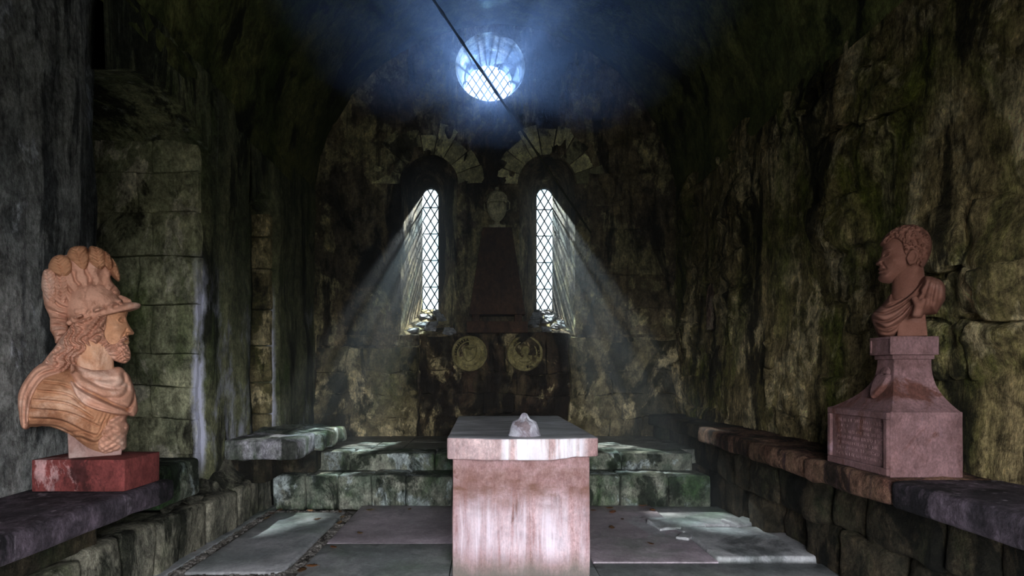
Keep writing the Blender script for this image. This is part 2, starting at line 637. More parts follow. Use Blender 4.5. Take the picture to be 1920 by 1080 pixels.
M['brown_dark'] = stone_mat('monument_brown', (66, 47, 36), (84, 62, 47), (40, 28, 22), None, 0, .4, 4, .8, .4, .01, vary=0)
M['urn'] = stone_mat('urn_limestone', (168, 164, 136), (196, 190, 160), (104, 98, 80), None, 0, .35, 6, .8, .4, .01, vary=0)
M['roundel'] = stone_mat('roundel_ochre', (126, 116, 76), (156, 144, 100), (76, 66, 42), (102, 98, 54), .3, .28, 6, 1, .5, .01, vary=.06)


def bust_mat(name, c1, c2, dark, pale, dark_amt=.25, pale_amt=.3, scale=6):
    b = NB(name)
    src = b.n('TexCoord').outputs['Object']
    n1 = b.noise(src, scale, 7, .6, .3)
    col = b.ramp(n1, [(.42, lin(c1)), (.58, lin(c2))])
    col = b.mix(b.ramp(b.noise(b.map((1, 1, 1), (4, 1, 2), src), scale * .7, 7, .65, .5), [(.60 - pale_amt * .2, 0), (.70 - pale_amt * .2, .65)]), col, lin(pale))
    col = b.mix(b.ramp(b.noise(b.map((1, 1, .6), (8, 5, 2), src), scale * 1.3, 8, .7, .4), [(.60 - dark_amt * .2, 0), (.70 - dark_amt * .2, .7)]), col, lin(dark))
    nf = b.noise(src, 120, 4, .7)
    col = b.mix(.25, col, b.ramp(nf, [(.3, .5), (.7, 1.35)]), 'MULTIPLY')
    h = b.math('ADD', b.math('MULTIPLY', b.noise(src, 45, 6, .65), 1.0), b.math('MULTIPLY', nf, .35))
    return b.done(col, .85, h, .28, .008, .25)


M['bust_a'] = bust_mat('bust_terracotta_stone', (184, 134, 112), (206, 154, 132), (138, 90, 70), (226, 190, 174), .35, .3)
M['bust_a_face'] = bust_mat('bust_ochre_stone', (198, 142, 108), (214, 162, 130), (160, 104, 74), (228, 190, 168), .28, .3)
M['bust_a_armour'] = bust_mat('bust_brown_stone', (160, 110, 82), (190, 138, 106), (118, 74, 52), (220, 182, 160), .45, .25)
M['bust_b'] = bust_mat('bust_red_brown_stone', (110, 72, 60), (126, 86, 74), (84, 53, 44), (138, 102, 92), .3, .2)


def plinth_extra(b, col, src):
    ns = b.noise(b.map((1, 1, .5), (2, 7, 1)), 6, 7, .65, .3)
    col = b.mix(b.ramp(ns, [(.58, 0), (.72, .7)]), col, lin((140, 120, 136)))
    return col


M['plinth_b'] = stone_mat('plinth_mauve_red', (98, 72, 72), (118, 90, 92), (82, 50, 42), None, 0, .36, 4, .8, .35, .01, vary=0, fine=.4, mott=.35, extra=plinth_extra)
M['plinth_a'] = stone_mat('plinth_oxblood', (96, 46, 44), (116, 58, 56), (60, 30, 30), None, 0, .4, 4, .6, .3, .01, vary=0, fine=.3, mott=.5,
                          pale=(170, 130, 130), pale_amt=.02)


def tomb_runs(b, col, src):
    # lime runs left by dripping water: on the slab's face around the dome and down the chest
    x, y, z = b.sep()
    runs = b.noise(b.map((1, .2, .06), (1, 0, 0)), 17, 7, .68, .9)
    runs2 = b.noise(b.map((1, .2, .14), (7, 0, 3)), 5, 6, .65, .3)
    lo = b.ramp(b.math('MULTIPLY', z, 1.0), [(.06, .15), (.2, .8), (.42, .62), (.56, .12), (.62, 0)])
    f1 = b.math('MULTIPLY', b.ramp(b.math('ADD', b.math('MULTIPLY', runs, .6), b.math('MULTIPLY', runs2, .5)), [(.47, 0), (.68, .95)]), lo)
    col = b.mix(f1, col, lin((222, 212, 226)))
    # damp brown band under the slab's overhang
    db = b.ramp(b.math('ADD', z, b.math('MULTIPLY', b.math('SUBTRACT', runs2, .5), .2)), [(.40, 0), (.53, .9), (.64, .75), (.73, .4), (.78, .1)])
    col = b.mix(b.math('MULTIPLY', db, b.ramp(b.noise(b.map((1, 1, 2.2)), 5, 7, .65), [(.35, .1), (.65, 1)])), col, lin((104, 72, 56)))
    ft = b.ramp(b.math('ADD', z, b.math('MULTIPLY', b.math('SUBTRACT', runs2, .5), .25)), [(.02, .8), (.1, .3), (.16, 0)])
    return b.mix(ft, col, lin((92, 92, 84)))


def slab_runs(b, col, src):
    x, y, z = b.sep()
    nrm = b.sep(b.n('NewGeometry').outputs['Normal'])
    top = b.ramp(nrm[2], [(.5, 0), (.8, 1)])
    col = b.mix(top, col, b.ramp(b.noise(b.map((.6, 1.6, 1)), 5, 8, .65, .6), [(.36, lin((122, 120, 124))), (.55, lin((166, 162, 168))), (.66, lin((204, 200, 210)))]))
    runs = b.noise(b.map((1, .2, .06), (1.3, 0, 0)), 16, 5, .62, .2)
    xs = b.ramp(b.math('ADD', b.math('MULTIPLY', x, .5), .5), [(.53, .1), (.56, .75), (.60, 1), (.645, .55), (.70, .8), (.79, .75), (.815, 0)])
    f = b.math('MULTIPLY', b.ramp(runs, [(.36, 0), (.54, 1)]), xs)
    f = b.math('MULTIPLY', f, b.math('SUBTRACT', 1.0, top))
    return b.mix(f, col, lin((236, 234, 246)))


M['tomb'] = stone_mat('tomb_pink_sandstone', (146, 112, 113), (174, 143, 146), (116, 84, 80), None, 0, .32, 4, .8, .35, .01, vary=0, fine=.4, mott=.2, extra=tomb_runs)
M['tomb_slab'] = stone_mat('tomb_slab_pink', (162, 128, 128), (186, 154, 154), (134, 104, 102), None, 0, .3, 4, .8, .35, .012, vary=0, fine=.4, mott=.35, rough=.42, spec=.55, extra=slab_runs)
M['dome'] = stone_mat('dome_limewashed', (150, 144, 156), (206, 204, 216), (120, 104, 108), None, 0, .35, 9, .8, .5, .01, vary=0, fine=.2, mott=.3)


def simple(name, c, rough=.6, metal=0.0):
    b = NB(name)
    n = b.noise(b.pos, 30, 4, .6)
    col = b.mix(.3, lin(c), b.ramp(n, [(.3, .5), (.7, 1.4)]), 'MULTIPLY')
    b.b.inputs['Metallic'].default_value = metal
    return b.done(col, rough)


M['lead'] = simple('lead_came', (30, 36, 44), .6)
M['rope'] = simple('old_rope', (52, 50, 28), .9)
M['frame'] = stone_mat('window_frame_stone', (120, 122, 126), (160, 160, 166), (70, 70, 72), None, 0, .3, 6, 1, .5, .01, vary=0)


def leaf_mat():
    b = NB('leaf_brown')
    rnd = b.n('ObjectInfo').outputs['Random']
    col = b.ramp(rnd, [(0, lin((92, 66, 44))), (.4, lin((122, 84, 52))), (.7, lin((136, 82, 50))), (1, lin((112, 96, 66)))])
    n = b.noise(b.pos, 60, 5, .7)
    col = b.mix(.6, col, b.ramp(n, [(.3, .4), (.7, 1.3)]), 'MULTIPLY')
    return b.done(col, .7)


M['leaf'] = leaf_mat()


def pane_mat():
    # old thin glass: clear, faintly blue-green, a little different from quarry to quarry
    m = bpy.data.materials.new('old_window_glass')
    m.use_nodes = True
    t = m.node_tree
    t.nodes.clear()
    out = t.nodes.new('ShaderNodeOutputMaterial')
    mix = t.nodes.new('ShaderNodeMixShader')
    tr = t.nodes.new('ShaderNodeBsdfTransparent')
    gl = t.nodes.new('ShaderNodeBsdfGlossy')
    gl.inputs['Roughness'].default_value = .08
    inf = t.nodes.new('ShaderNodeObjectInfo')
    rp = t.nodes.new('ShaderNodeValToRGB')
    rp.color_ramp.elements[0].color = (.215, .255, .275, 1)
    rp.color_ramp.elements[1].color = (.265, .285, .295, 1)
    rp.color_ramp.elements[1].position = .7
    t.links.new(inf.outputs['Random'], rp.inputs[0])
    t.links.new(rp.outputs[0], tr.inputs[0])
    mix.inputs[0].default_value = .03
    t.links.new(tr.outputs[0], mix.inputs[1])
    t.links.new(gl.outputs[0], mix.inputs[2])
    t.links.new(mix.outputs[0], out.inputs[0])
    return m


M['glass'] = pane_mat()

random.seed(11)
# ------------------------------------------------------------------ the shell
XL, XR = -2.34, 2.52
YB = 7.7
SPR, RAD, XC = 3.57, 2.43, .09
Y0 = -1.0
G = {}

# floor bed + flagstones
fl = stone('floor', XL - 1.5, XR + .5, Y0 - 1.2, 8.4, -.25, -.05, M['wall_back'], r=.01, n=(2, 2, 1), amp=0)
struct(fl, 'stone paved floor of the vaulted chapel')


def child_of(o, parent):
    o.parent = parent
    o.matrix_parent_inverse.identity()
    o.location = Vector(o.location) - Vector(parent.location)
    return o


def flag(x0, x1, y0, y1, mat, top=0.0, amp=.003, n=(5, 5, 1), r=.006, g=.003):
    return child_of(stone('flagstone', x0 + g, x1 - g, y0 + g, y1 - g, -.1, top, M[mat], r=r, n=n, amp=amp, freq=4), fl)


flag(-2.36, -2.08, 3.3, 5.62, 'floor')
flag(-2.0, -1.34, 3.72, 5.34, 'floor', r=.05, n=(6, 8, 1))
flag(-1.24, -.25, 4.35, 5.62, 'floor_pink')
flag(-1.24, -.25, 2.6, 4.35, 'floor')
flag(-2.36, -1.24, 2.6, 3.64, 'floor')
flag(-.25, .72, 2.6, 5.62, 'floor')
flag(.72, 1.595, 3.92, 5.62, 'floor_pink')
flag(.72, 2.4, 2.6, 3.92, 'floor', top=-.008)
flag(1.52, 2.4, 4.85, 5.62, 'floor', top=-.012)
flag(1.60, 2.4, 3.98, 4.75, 'floor', top=.022, amp=.012, n=(7, 6, 2), r=.02)
flag(-2.36, 2.4, -.9, 1.0, 'floor')
flag(-2.36, 2.4, 1.0, 2.6, 'floor')
# broken flakes of stone at the raised slab's back corner
for (x, y, w, d, h, a) in ((1.60, 4.86, .2, .12, .022, .2), (1.9, 4.93, .17, .1, .022, -.3), (1.64, 4.70, .06, .06, .016, .2), (1.56, 4.5, .07, .05, .016, 1.0), (2.15, 4.86, .13, .09, .05, .4)):
    P, Fc = block_vf(w, d, h, .02, (6, 5, 2), .025, 7, x * 9)
    child_of(obj('stone_flake', mesh('stone_flake', P, Fc, True), M['floor'], None, (x, y, .0), (0, 0, a)), fl)
# gritty joint round the left flagstone: pebbles in one part
gv, gf = [], []
rg = random.Random(3)
path = [(-2.05, 3.66), (-2.06, 5.40), (-1.36, 5.40), (-1.29, 5.2), (-1.28, 4.6), (-1.28, 4.0), (-1.33, 3.75), (-1.5, 3.68), (-1.9, 3.66)]
for (ax_, ay_), (bx_, by_) in zip(path[:-1], path[1:]):
    L = math.hypot(bx_ - ax_, by_ - ay_)
    for k in range(int(L / .006)):
        t = rg.random()
        x, y = ax_ + (bx_ - ax_) * t + rg.uniform(-.034, .034), ay_ + (by_ - ay_) * t + rg.uniform(-.034, .034)
        s = rg.uniform(.004, .013)
        P, Fc = block_vf(s, s * rg.uniform(.6, 1), s * .6, s * .4, (1, 1, 1), 0)
        a = rg.random() * 3
        R = np.array([[math.cos(a), -math.sin(a), 0], [math.sin(a), math.cos(a), 0], [0, 0, 1]])
        P = P @ R.T + (x, y, -.012)
        o_ = len(gv)
        gv.extend(P)
        gf.extend([[i + o_ for i in q] for q in Fc])
gr = child_of(obj('joint_grit', mesh('joint_grit', gv, gf), M['gravel']), fl)
gr['kind'] = 'stuff'
child_of(stone('joint_bed', -2.1, -1.22, 3.62, 5.46, -.07, -.02, M['gravel'], n=(4, 6, 1), amp=.004, freq=20), fl)


def grid_wall(fn, nu, nv):
    """fn(u,v)->(x,y,z) arrays; a displaced sheet"""
    u, v = np.meshgrid(np.linspace(0, 1, nu), np.linspace(0, 1, nv), indexing='ij')
    P = np.stack(fn(u, v), -1).reshape(-1, 3)
    i, j = np.meshgrid(np.arange(nu - 1), np.arange(nv - 1), indexing='ij')
    a = (i * nv + j).ravel()
    return P, np.stack([a, a + nv, a + nv + 1, a + 1], 1)


# barrel vault
def vault_fn(u, v):
    a = math.pi * u
    y = Y0 - .3 + (YB + .3 - Y0) * v
    p = np.stack([XC + RAD * np.cos(a), y, SPR + RAD * np.sin(a)], -1)
    d = fbm(p * 1.8, 5) * .05
    course = (a / (math.pi / 17)) % 1
    d = d + .018 * np.exp(-((course - .5) / .06) ** 2)
    r = RAD + d
    return XC + r * np.cos(a), y, SPR + r * np.sin(a)


P, Fc = grid_wall(vault_fn, 150, 110)
ceil_o = struct(obj('ceiling', mesh('ceiling', P, Fc, True), M['vault']), 'mossy stone barrel vault over the chapel')

# right wall: dark mortar backing with a little arched niche pressed into it, and coursed stones
NICHE_Y, NICHE_Z0, NICHE_Z1, NICHE_W = 6.56, 1.79, 2.37, .17


def rback(u, v):
    y = Y0 - .3 + (YB + .3 - Y0) * u
    z = -.1 + (SPR + .35) * v
    p = np.stack([np.full_like(y, XR), y, z], -1)
    dx = fbm(p * 3, 4) * .03
    w = NICHE_W * np.sqrt(np.clip(1 - np.clip((z - (NICHE_Z1 - .2)) / .2, 0, 1) ** 2, 0, 1))
    ins = (np.abs(y - NICHE_Y) < w) & (z > NICHE_Z0) & (z < NICHE_Z1)
    return XR + .018 + dx + np.where(ins, .18, 0), y, z


P, Fc = grid_wall(rback, 220, 110)
wr = struct(obj('wall_right', mesh('wall_right', P, Fc[:, ::-1], True), M['wall_green']), 'rough mossy stone wall on the right side of the chapel')


def niche_cut(W):
    w = NICHE_W * np.sqrt(np.clip(1 - np.clip((W[:, 2] - (NICHE_Z1 - .2)) / .2, 0, 1) ** 2, 0, 1))
    k = (np.abs(W[:, 1] - NICHE_Y) < w) & (W[:, 2] > NICHE_Z0) & (W[:, 2] < NICHE_Z1) & (W[:, 0] < XR + .12)
    h = (np.hypot((W[:, 1] - 7.45) / .12, (W[:, 2] - 3.42) / .14) < 1) | (np.hypot((W[:, 1] - 4.35) / .16, (W[:, 2] - 3.4) / .09) < 1)      # old beam holes at the springing
    W[:, 0] += np.where((k | h) & (W[:, 0] < XR + .12), .17, 0)
    return W


zc = .55
row = 0
rr = random.Random(5)
while zc < SPR + .05:
    hgt = rr.uniform(.27, .44)
    z1 = min(zc + hgt, SPR + .22)
    y = 1.2 + rr.uniform(0, .4)
    while y < YB:
        w = rr.uniform(.34, .85)
        y1 = min(y + w, YB + .02)
        if YB - y1 < .2:
            y1 = YB + .02
        hit = y < NICHE_Y + NICHE_W + .05 and y1 > NICHE_Y - NICHE_W - .05 and zc < NICHE_Z1 and z1 > NICHE_Z0
        segs = [(y, y1)]
        for (a, b_) in segs:
            pr = rr.uniform(-.02, .03)
            stone('stone', XR - pr, XR + .22, a + .002, b_ - .002, zc + .002, z1 - .002, M['wall_green'], wr,
                  r=rr.uniform(.015, .035), n=(2, max(5, int((b_ - a) / .03)), max(5, int(hgt / .03))), amp=.05, freq=8, warp=.15, carve=niche_cut)
        y = y1
    zc = z1
    row += 1
# crumbling pale plaster left inside the niche
a_ = np.linspace(0, math.pi, 12)
arch = [(NICHE_Y + .14 * math.cos(t), NICHE_Z1 - .22 + .19 * math.sin(t)) for t in a_] + [(NICHE_Y - .14, NICHE_Z0 + .02), (NICHE_Y + .14, NICHE_Z0 + .02)]
V = [(XR + .05, y, z) for y, z in arch] + [(XR + .13, y, z) for y, z in arch]
n_ = len(arch)
Fc = [tuple(range(n_))[::-1], tuple(range(n_, 2 * n_))] + [(i, (i + 1) % n_, n_ + (i + 1) % n_, n_ + i) for i in range(n_)]
M['niche'] = stone_mat('niche_plaster', (150, 118, 104), (196, 180, 156), (60, 44, 36), None, 0, .5, 7, .8, 1.0, .04, vary=0)
obj('niche_plaster', mesh('niche_plaster', V, Fc), M['niche'], wr)

# ------- end wall with two splayed lancets and a round window
LAN = [(-.84, -.80), (.824, .80)]      # window centre x, niche centre x
W_HALF, W_BOT, W_TOP = .115, 2.233, 4.006
N_HALF, N_BOT, N_TOP = .38, 1.83, 4.24
RW = (0.0, 5.456, .33)
RN = (.03, 5.45, .47)


def lancet(cx, half, bot, top, k=14):
    pts = []
    spr = top - half
    for t in np.linspace(-1, 1, 6):
        pts.append((cx + half * t, bot))
    for t in np.linspace(0, 1, 9)[1:]:
        pts.append((cx + half, bot + (spr - bot) * t))
    for a in np.linspace(0, math.pi, k)[1:]:
        pts.append((cx + half * math.cos(a), spr + half * math.sin(a)))
    for t in np.linspace(0, 1, 9)[1:-1]:
        pts.append((cx - half, spr + (bot - spr) * t))
    return np.array(pts)


def circle(cx, cz, r, k=40):
    return np.array([(cx + r * math.cos(2 * math.pi * i / k), cz + r * math.sin(2 * math.pi * i / k)) for i in range(k)])


def wall_disp(x, y, z):
    p = np.stack([x, y, z], -1)
    return fbm(p * 2.2, 5) * .035 + fbm(p * 9, 3) * .008


holes = [lancet(nc, N_HALF, N_BOT, N_TOP) for _, nc in LAN] + [circle(*RN)]
outl = np.array([(XL - .25, -.1), (XR + .25, -.1), (XR + .25, 6.35), (XL - .25, 6.35)])
V2, E2 = [], []
for poly in [outl] + holes:
    o_ = len(V2)
    V2.extend(map(tuple, poly))
    E2.extend([(o_ + i, o_ + (i + 1) % len(poly)) for i in range(len(poly))])
rj = random.Random(9)
gx, gz = np.meshgrid(np.arange(XL - .2, XR + .2, .055), np.arange(-.05, 6.3, .055), indexing='ij')
jit = np.random.RandomState(9)
gx = (gx + jit.uniform(-.015, .015, gx.shape)).ravel()
gz = (gz + jit.uniform(-.015, .015, gz.shape)).ravel()
okp = np.ones(gx.shape, bool)
for h_ in holes:
    okp &= poly_sd(gx, gz, h_) < -.02
V2.extend(zip(gx[okp].tolist(), gz[okp].tolist()))
res = geometry.delaunay_2d_cdt([Vector(v) for v in V2], E2, [], 0, 1e-6)
vv = np.array([tuple(v) for v in res[0]])
tri = np.array([t for t in res[2] if len(t) == 3])
cen = vv[tri].mean(1)
keep = np.ones(len(tri), bool)
for h_ in holes:
    keep &= ~(poly_sd(cen[:, :1], cen[:, 1:], h_)[:, 0] > 0)
tri = tri[keep]
yy = YB + wall_disp(vv[:, 0], np.full(len(vv), YB), vv[:, 1])
P = np.stack([vv[:, 0], yy, vv[:, 1]], 1)
we = struct(obj('wall_end', mesh('wall_end', P, tri, True), M['end']), 'weathered end wall with two lancets and a round window')


def reveal(outer, inner, name, sillmat=None):
    rings = 12
    V, Fc = [], []
    n = len(outer)
    for k in range(rings + 1):
        t = k / rings
        q = outer * (1 - t) + inner * t
        yk = np.full(n, YB + (WIN_Y - YB) * t)
        if k == 0:
            yk = yk + wall_disp(q[:, 0], np.full(n, YB), q[:, 1])
        p = np.stack([q[:, 0], yk, q[:, 1]], 1)
        if 0 < k < rings:
            c = q.mean(0)
            nd = q - c
            nd /= np.linalg.norm(nd, axis=1, keepdims=True)
            d = fbm(p * 7, 4) * .028
            p[:, 0] += nd[:, 0] * d
            p[:, 2] += nd[:, 1] * d
        V.append(p)
    for k in range(rings):
        for i in range(n):
            j = (i + 1) % n
            Fc.append((k * n + i, k * n + j, (k + 1) * n + j, (k + 1) * n + i))
    return obj(name, mesh(name, np.concatenate(V), Fc, True), M['end'], we)


for (wc, nc) in LAN:
    reveal(lancet(nc, N_HALF, N_BOT, N_TOP), lancet(wc, W_HALF, W_BOT, W_TOP), 'window_reveal')
reveal(circle(*RN), circle(*RW), 'window_reveal')
# rough flat stones bedded on each sloping sill
for (wc, nc) in LAN:
    rs_ = random.Random(int(wc * 100))
    for k in range(16):
        t = rs_.uniform(.04, .9)
        half = N_HALF * (1 - t) + W_HALF * t
        cx = nc * (1 - t) + wc * t + rs_.uniform(-.85, .85) * half
        P, Fc = block_vf(rs_.uniform(.04, .09), rs_.uniform(.03, .06), .016, .012, (3, 3, 1), .012, 12, k)
        obj('sill_stone', mesh('sill_stone', P, Fc, True), M['frame'], we, (cx, YB + (WIN_Y - YB) * t, N_BOT + (W_BOT - N_BOT) * t + .006), (math.radians(33), rs_.uniform(-.2, .2), rs_.uniform(-.5, .5)))


# ---- leaded windows
def clip_poly(poly, nx, nz, c):
    """keep nx*x+nz*z<=c"""
    out = []
    for i in range(len(poly)):
        a, b_ = poly[i], poly[(i + 1) % len(poly)]
        da, db = nx * a[0] + nz * a[1] - c, nx * b_[0] + nz * b_[1] - c
        if da <= 0:
            out.append(a)
        if (da < 0 < db) or (db < 0 < da):
            t = da / (da - db)
            out.append((a[0] + (b_[0] - a[0]) * t, a[1] + (b_[1] - a[1]) * t))
    return out


def prism_xz(poly, y0, y1):
    n = len(poly)
    V = [(x, y0, z) for x, z in poly] + [(x, y1, z) for x, z in poly]
    Fc = [tuple(range(n)), tuple(range(2 * n - 1, n - 1, -1))] + [(i, n + i, n + (i + 1) % n, (i + 1) % n) for i in range(n)]
    return V, Fc


def leaded(name, outline, ox, oz, dw, dh, bars, label):
    """diamond quarries dw x dh about (ox, oz); outline convex"""
    w = struct(obj(name, None), label)
    poly = [tuple(p) for p in outline]
    mn, mx = outline.min(0), outline.max(0)
    # lines: (x-ox)/dw + (z-oz)/dh = i   and   (x-ox)/dw - (z-oz)/dh = j
    R = range(-40, 41)
    a, b_ = 1 / dw, 1 / dh
    for i in R:
        s1 = clip_poly(clip_poly(poly, a, b_, a * ox + b_ * oz + i + 1), -a, -b_, -(a * ox + b_ * oz + i))
        if len(s1) < 3:
            continue
        for j in R:
            s2 = clip_poly(clip_poly(s1, a, -b_, a * ox - b_ * oz + j + 1), -a, b_, -(a * ox - b_ * oz + j))
            if len(s2) < 3:
                continue
            q = np.array(s2)
            ar = .5 * abs(np.sum(q[:, 0] * np.roll(q[:, 1], -1) - q[:, 1] * np.roll(q[:, 0], -1)))
            if ar < .0004:
                continue
            obj('pane', mesh('pane', *prism_xz(s2, WIN_Y + .034, WIN_Y + .037)), M['glass'], w)
    for sgn in (1, -1):
        for i in R:
            nx, nz = a, sgn * b_
            c = a * ox + sgn * b_ * oz + i
            hw = .0075 * math.hypot(nx, nz)
            s = clip_poly(clip_poly(poly, nx, nz, c + hw), -nx, -nz, -(c - hw))
            if len(s) >= 3 and (max(p[1] for p in s) - min(p[1] for p in s)) > .03:
                obj('lead_bar', mesh('lead_bar', *prism_xz(s, WIN_Y + .026, WIN_Y + .034)), M['lead'], w)
    for z in bars:
        s = clip_poly(clip_poly(poly, 0, 1, z + .006), 0, -1, -(z - .006))
        if len(s) >= 3:
            obj('saddle_bar', mesh('saddle_bar', *prism_xz(s, WIN_Y + .012, WIN_Y + .024)), M['lead'], w)
    # stone frame ring
    n = len(outline)
    c = outline.mean(0)
    outer = c + (outline - c) * (1 + .05 / np.maximum(np.linalg.norm(outline - c, axis=1, keepdims=True), .05))
    V = [(x, yk, z) for yk, ring in ((WIN_Y + .0, outline), (WIN_Y, outer), (WIN_Y + .08, outer), (WIN_Y + .08, outline)) for x, z in ring]
    Fc = []
    for k in range(4):
        k2 = (k + 1) % 4
        for i in range(n):
            j = (i + 1) % n
            Fc.append((k * n + i, k * n + j, k2 * n + j, k2 * n + i))
    obj('window_frame', mesh('window_frame', V, Fc), M['frame'], w)
    return w


bars = [1.3 + (700 - p) / 128.6 for p in (388.6, 438, 488, 538)]
leaded('window_1', lancet(LAN[0][0], W_HALF, W_BOT, W_TOP), LAN[0][0], bars[0], .115, .194, bars, 'narrow leaded lancet window left of the urn')
leaded('window_2', lancet(LAN[1][0], W_HALF, W_BOT, W_TOP), LAN[1][0], bars[0], .115, .194, [b_ - .03 for b_ in bars], 'narrow leaded lancet window right of the urn')
leaded('window_3', circle(*RW), RW[0], RW[1], .115, .17, [], 'round leaded window high in the end wall')
# end wall behind glass level: the wall's outer skin, so no light leaks round the reveals
for (x0, x1, z0, z1) in ((-4, LAN[0][0] - .14, 0, 6.6), (LAN[0][0] + .14, LAN[1][0] - .14, 0, RW[1] - .36), (LAN[1][0] + .14, 4, 0, 6.6),
                         (LAN[0][0] - .14, LAN[0][0] + .14, 0, W_BOT - .03), (LAN[1][0] - .14, LAN[1][0] + .14, 0, W_BOT - .03),
                         (LAN[0][0] - .14, LAN[0][0] + .14, W_TOP + .03, 6.6), (LAN[1][0] - .14, LAN[1][0] + .14, W_TOP + .03, 6.6),
                         (LAN[0][0] + .14, -.36, RW[1] - .36, 6.6), (.36, LAN[1][0] - .14, RW[1] - .36, 6.6), (-.36, .36, RW[1] + .36, 6.6)):
    plain_box('outer_facing', x0, x1, WIN_Y + .04, WIN_Y + .08, z0, z1, M['end'], we)

# voussoirs of the two window arches
for wi, (wc, nc) in enumerate(LAN):
    zs = N_TOP - N_HALF
    ks = 9
    for k in range(ks):
        a0, a1 = math.pi * (k + .04) / ks, math.pi * (k + .96) / ks
        ri, ro = N_HALF + .02, .78 + rj.uniform(-.12, .08)
        V, Fc = [], []
        nr, na = 5, 4
        for i in range(nr):
            for j in range(na):
                r_, a_ = ri + (ro - ri) * i / (nr - 1), a0 + (a1 - a0) * j / (na - 1)
                x, z = nc + r_ * math.cos(a_), zs + r_ * math.sin(a_)
                V.append((x, YB - .014 + fbm(np.array([[x * 6, 2.2, z * 6]]), 4)[0] * .045, z))
        nf = len(V)
        V += [(x, YB + .06, z) for x, y, z in V]
        Fc = [(i * na + j, i * na + j + 1, (i + 1) * na + j + 1, (i + 1) * na + j) for i in range(nr - 1) for j in range(na - 1)]
        bd = [j for j in range(na)] + [i * na + na - 1 for i in range(1, nr)] + [(nr - 1) * na + j for j in range(na - 2, -1, -1)] + [i * na for i in range(nr - 2, 0, -1)]
        for p, q in zip(bd, bd[1:] + bd[:1]):
            Fc.append((p, q, q + nf, p + nf))
        if abs(nc + ro * math.cos((a0 + a1) / 2)) < .08 and wi == 1:
            pass
        obj('voussoir', mesh('voussoir', V, Fc), M['voussoir'], we)

# thin ashlar facing on the outer parts of the end wall, and the thicker coursed lower wall
rl = random.Random(21)
for (xa, xb) in ((1.34, XR),):
    z = 1.86
    while z < 3.75:
        z1 = z + rl.uniform(.3, .48)
        x = xa
        while x < xb - .02:
            x1 = x + rl.uniform(.35, .7)
            if xb - x1 < .2:
                x1 = xb
            stone('stone', x + .004, x1 - .004, YB - .02 - rl.uniform(0, .015), YB + .12, z + .001, z1 - .001, M['end'], we, r=.008, n=(7, 1, 6), amp=.014, freq=4, warp=.07)
            x = x1
        z = z1
for (xa, xb, zt, yf, mt) in ((XL, -.94, 1.66, YB - .10, 'end_low'), (-.92, 1.06, 1.82, YB - .12, 'end_brown'), (1.08, XR, 1.78, YB - .09, 'end_low')):
    z = .40
    cs = [.40, .72, 1.0, 1.30, zt]
    for z, z1 in zip(cs[:-1], cs[1:]):
        x = xa
        while x < xb - .02:
            x1 = x + rl.uniform(.4, .85)
            if xb - x1 < .25:
                x1 = xb
            stone('stone', x + .004, x1 - .004, yf - rl.uniform(0, .02), YB + .12, z + .001, z1 - .001, M[mt], we, r=.01, n=(9, 2, 7), amp=.03, freq=6, warp=.08)
            x = x1
# sill course along the wall under the windows
for xa, xb in ((-2.3, -1.2), (-1.19, -.93), (1.07, 1.7), (1.71, 2.5)):
    stone('stone', xa, xb, YB - .06, YB + .1, 1.67 if xa < 0 else 1.785, 1.82, M['end'], we, r=.015, n=(6, 2, 2), amp=.01)

# ------- left wall: piers and deep recesses
wl = struct(obj('wall_left', None), 'left wall of rendered piers and deep stone recesses')


def pier_vf(y0, y1, x_face=XL, x_back=-3.5, z0=-.1, z1=SPR + .2, cham=0.0, step=.06):
    """rough pier: nave face at x_face from y0 to y1, returns towards the back at both ends"""
    prof = [(x_back, y0), (x_face, y0)]
    n = max(3, int((y1 - cham - y0) / step))
    prof += [(x_face, y0 + (y1 - cham - y0) * k / n) for k in range(1, n + 1)]
    if cham:
        prof += [(x_face - .05, y1 - cham * .5), (x_face - .09, y1)]
    prof += [(x_face - .09 - .15 * k, y1) for k in range(1, 7)] + [(x_back, y1)]
    first = [(x_back + (x_face - x_back) * k / 14, y0) for k in range(14)]
    prof = first + prof[1:]
    nz = int((z1 - z0) / step)
    V = []
    for k in range(nz + 1):
        z = z0 + (z1 - z0) * k / nz
        V += [(x, y, z) for x, y in prof]
    V = np.array(V)
    nv = np.stack([fbm(V * (3.0, 3.0, 1.4) + o, 5) for o in (1, 30, 60)], 1)
    V = V + nv * np.array([.045, .03, .0])
    m = len(prof)
    Fc = [(k * m + i, k * m + i + 1, (k + 1) * m + i + 1, (k + 1) * m + i) for k in range(nz) for i in range(m - 1)]
    return V, Fc


obj('pier', mesh('pier', *pier_vf(Y0 - .3, 3.52, cham=.26), True), M['pier_grey'], wl)
obj('pier', mesh('pier', *pier_vf(4.76, 5.67), True), M['pier_green'], wl)
obj('pier', mesh('pier', *pier_vf(6.32, 7.9), True), M['pier_green'], wl)
# backs and soffits of the recesses
stone('recess_back', -3.62, -3.45, 3.3, 7.9, -.1, 4.0, M['jamb'], wl, n=(1, 10, 10), amp=.03)


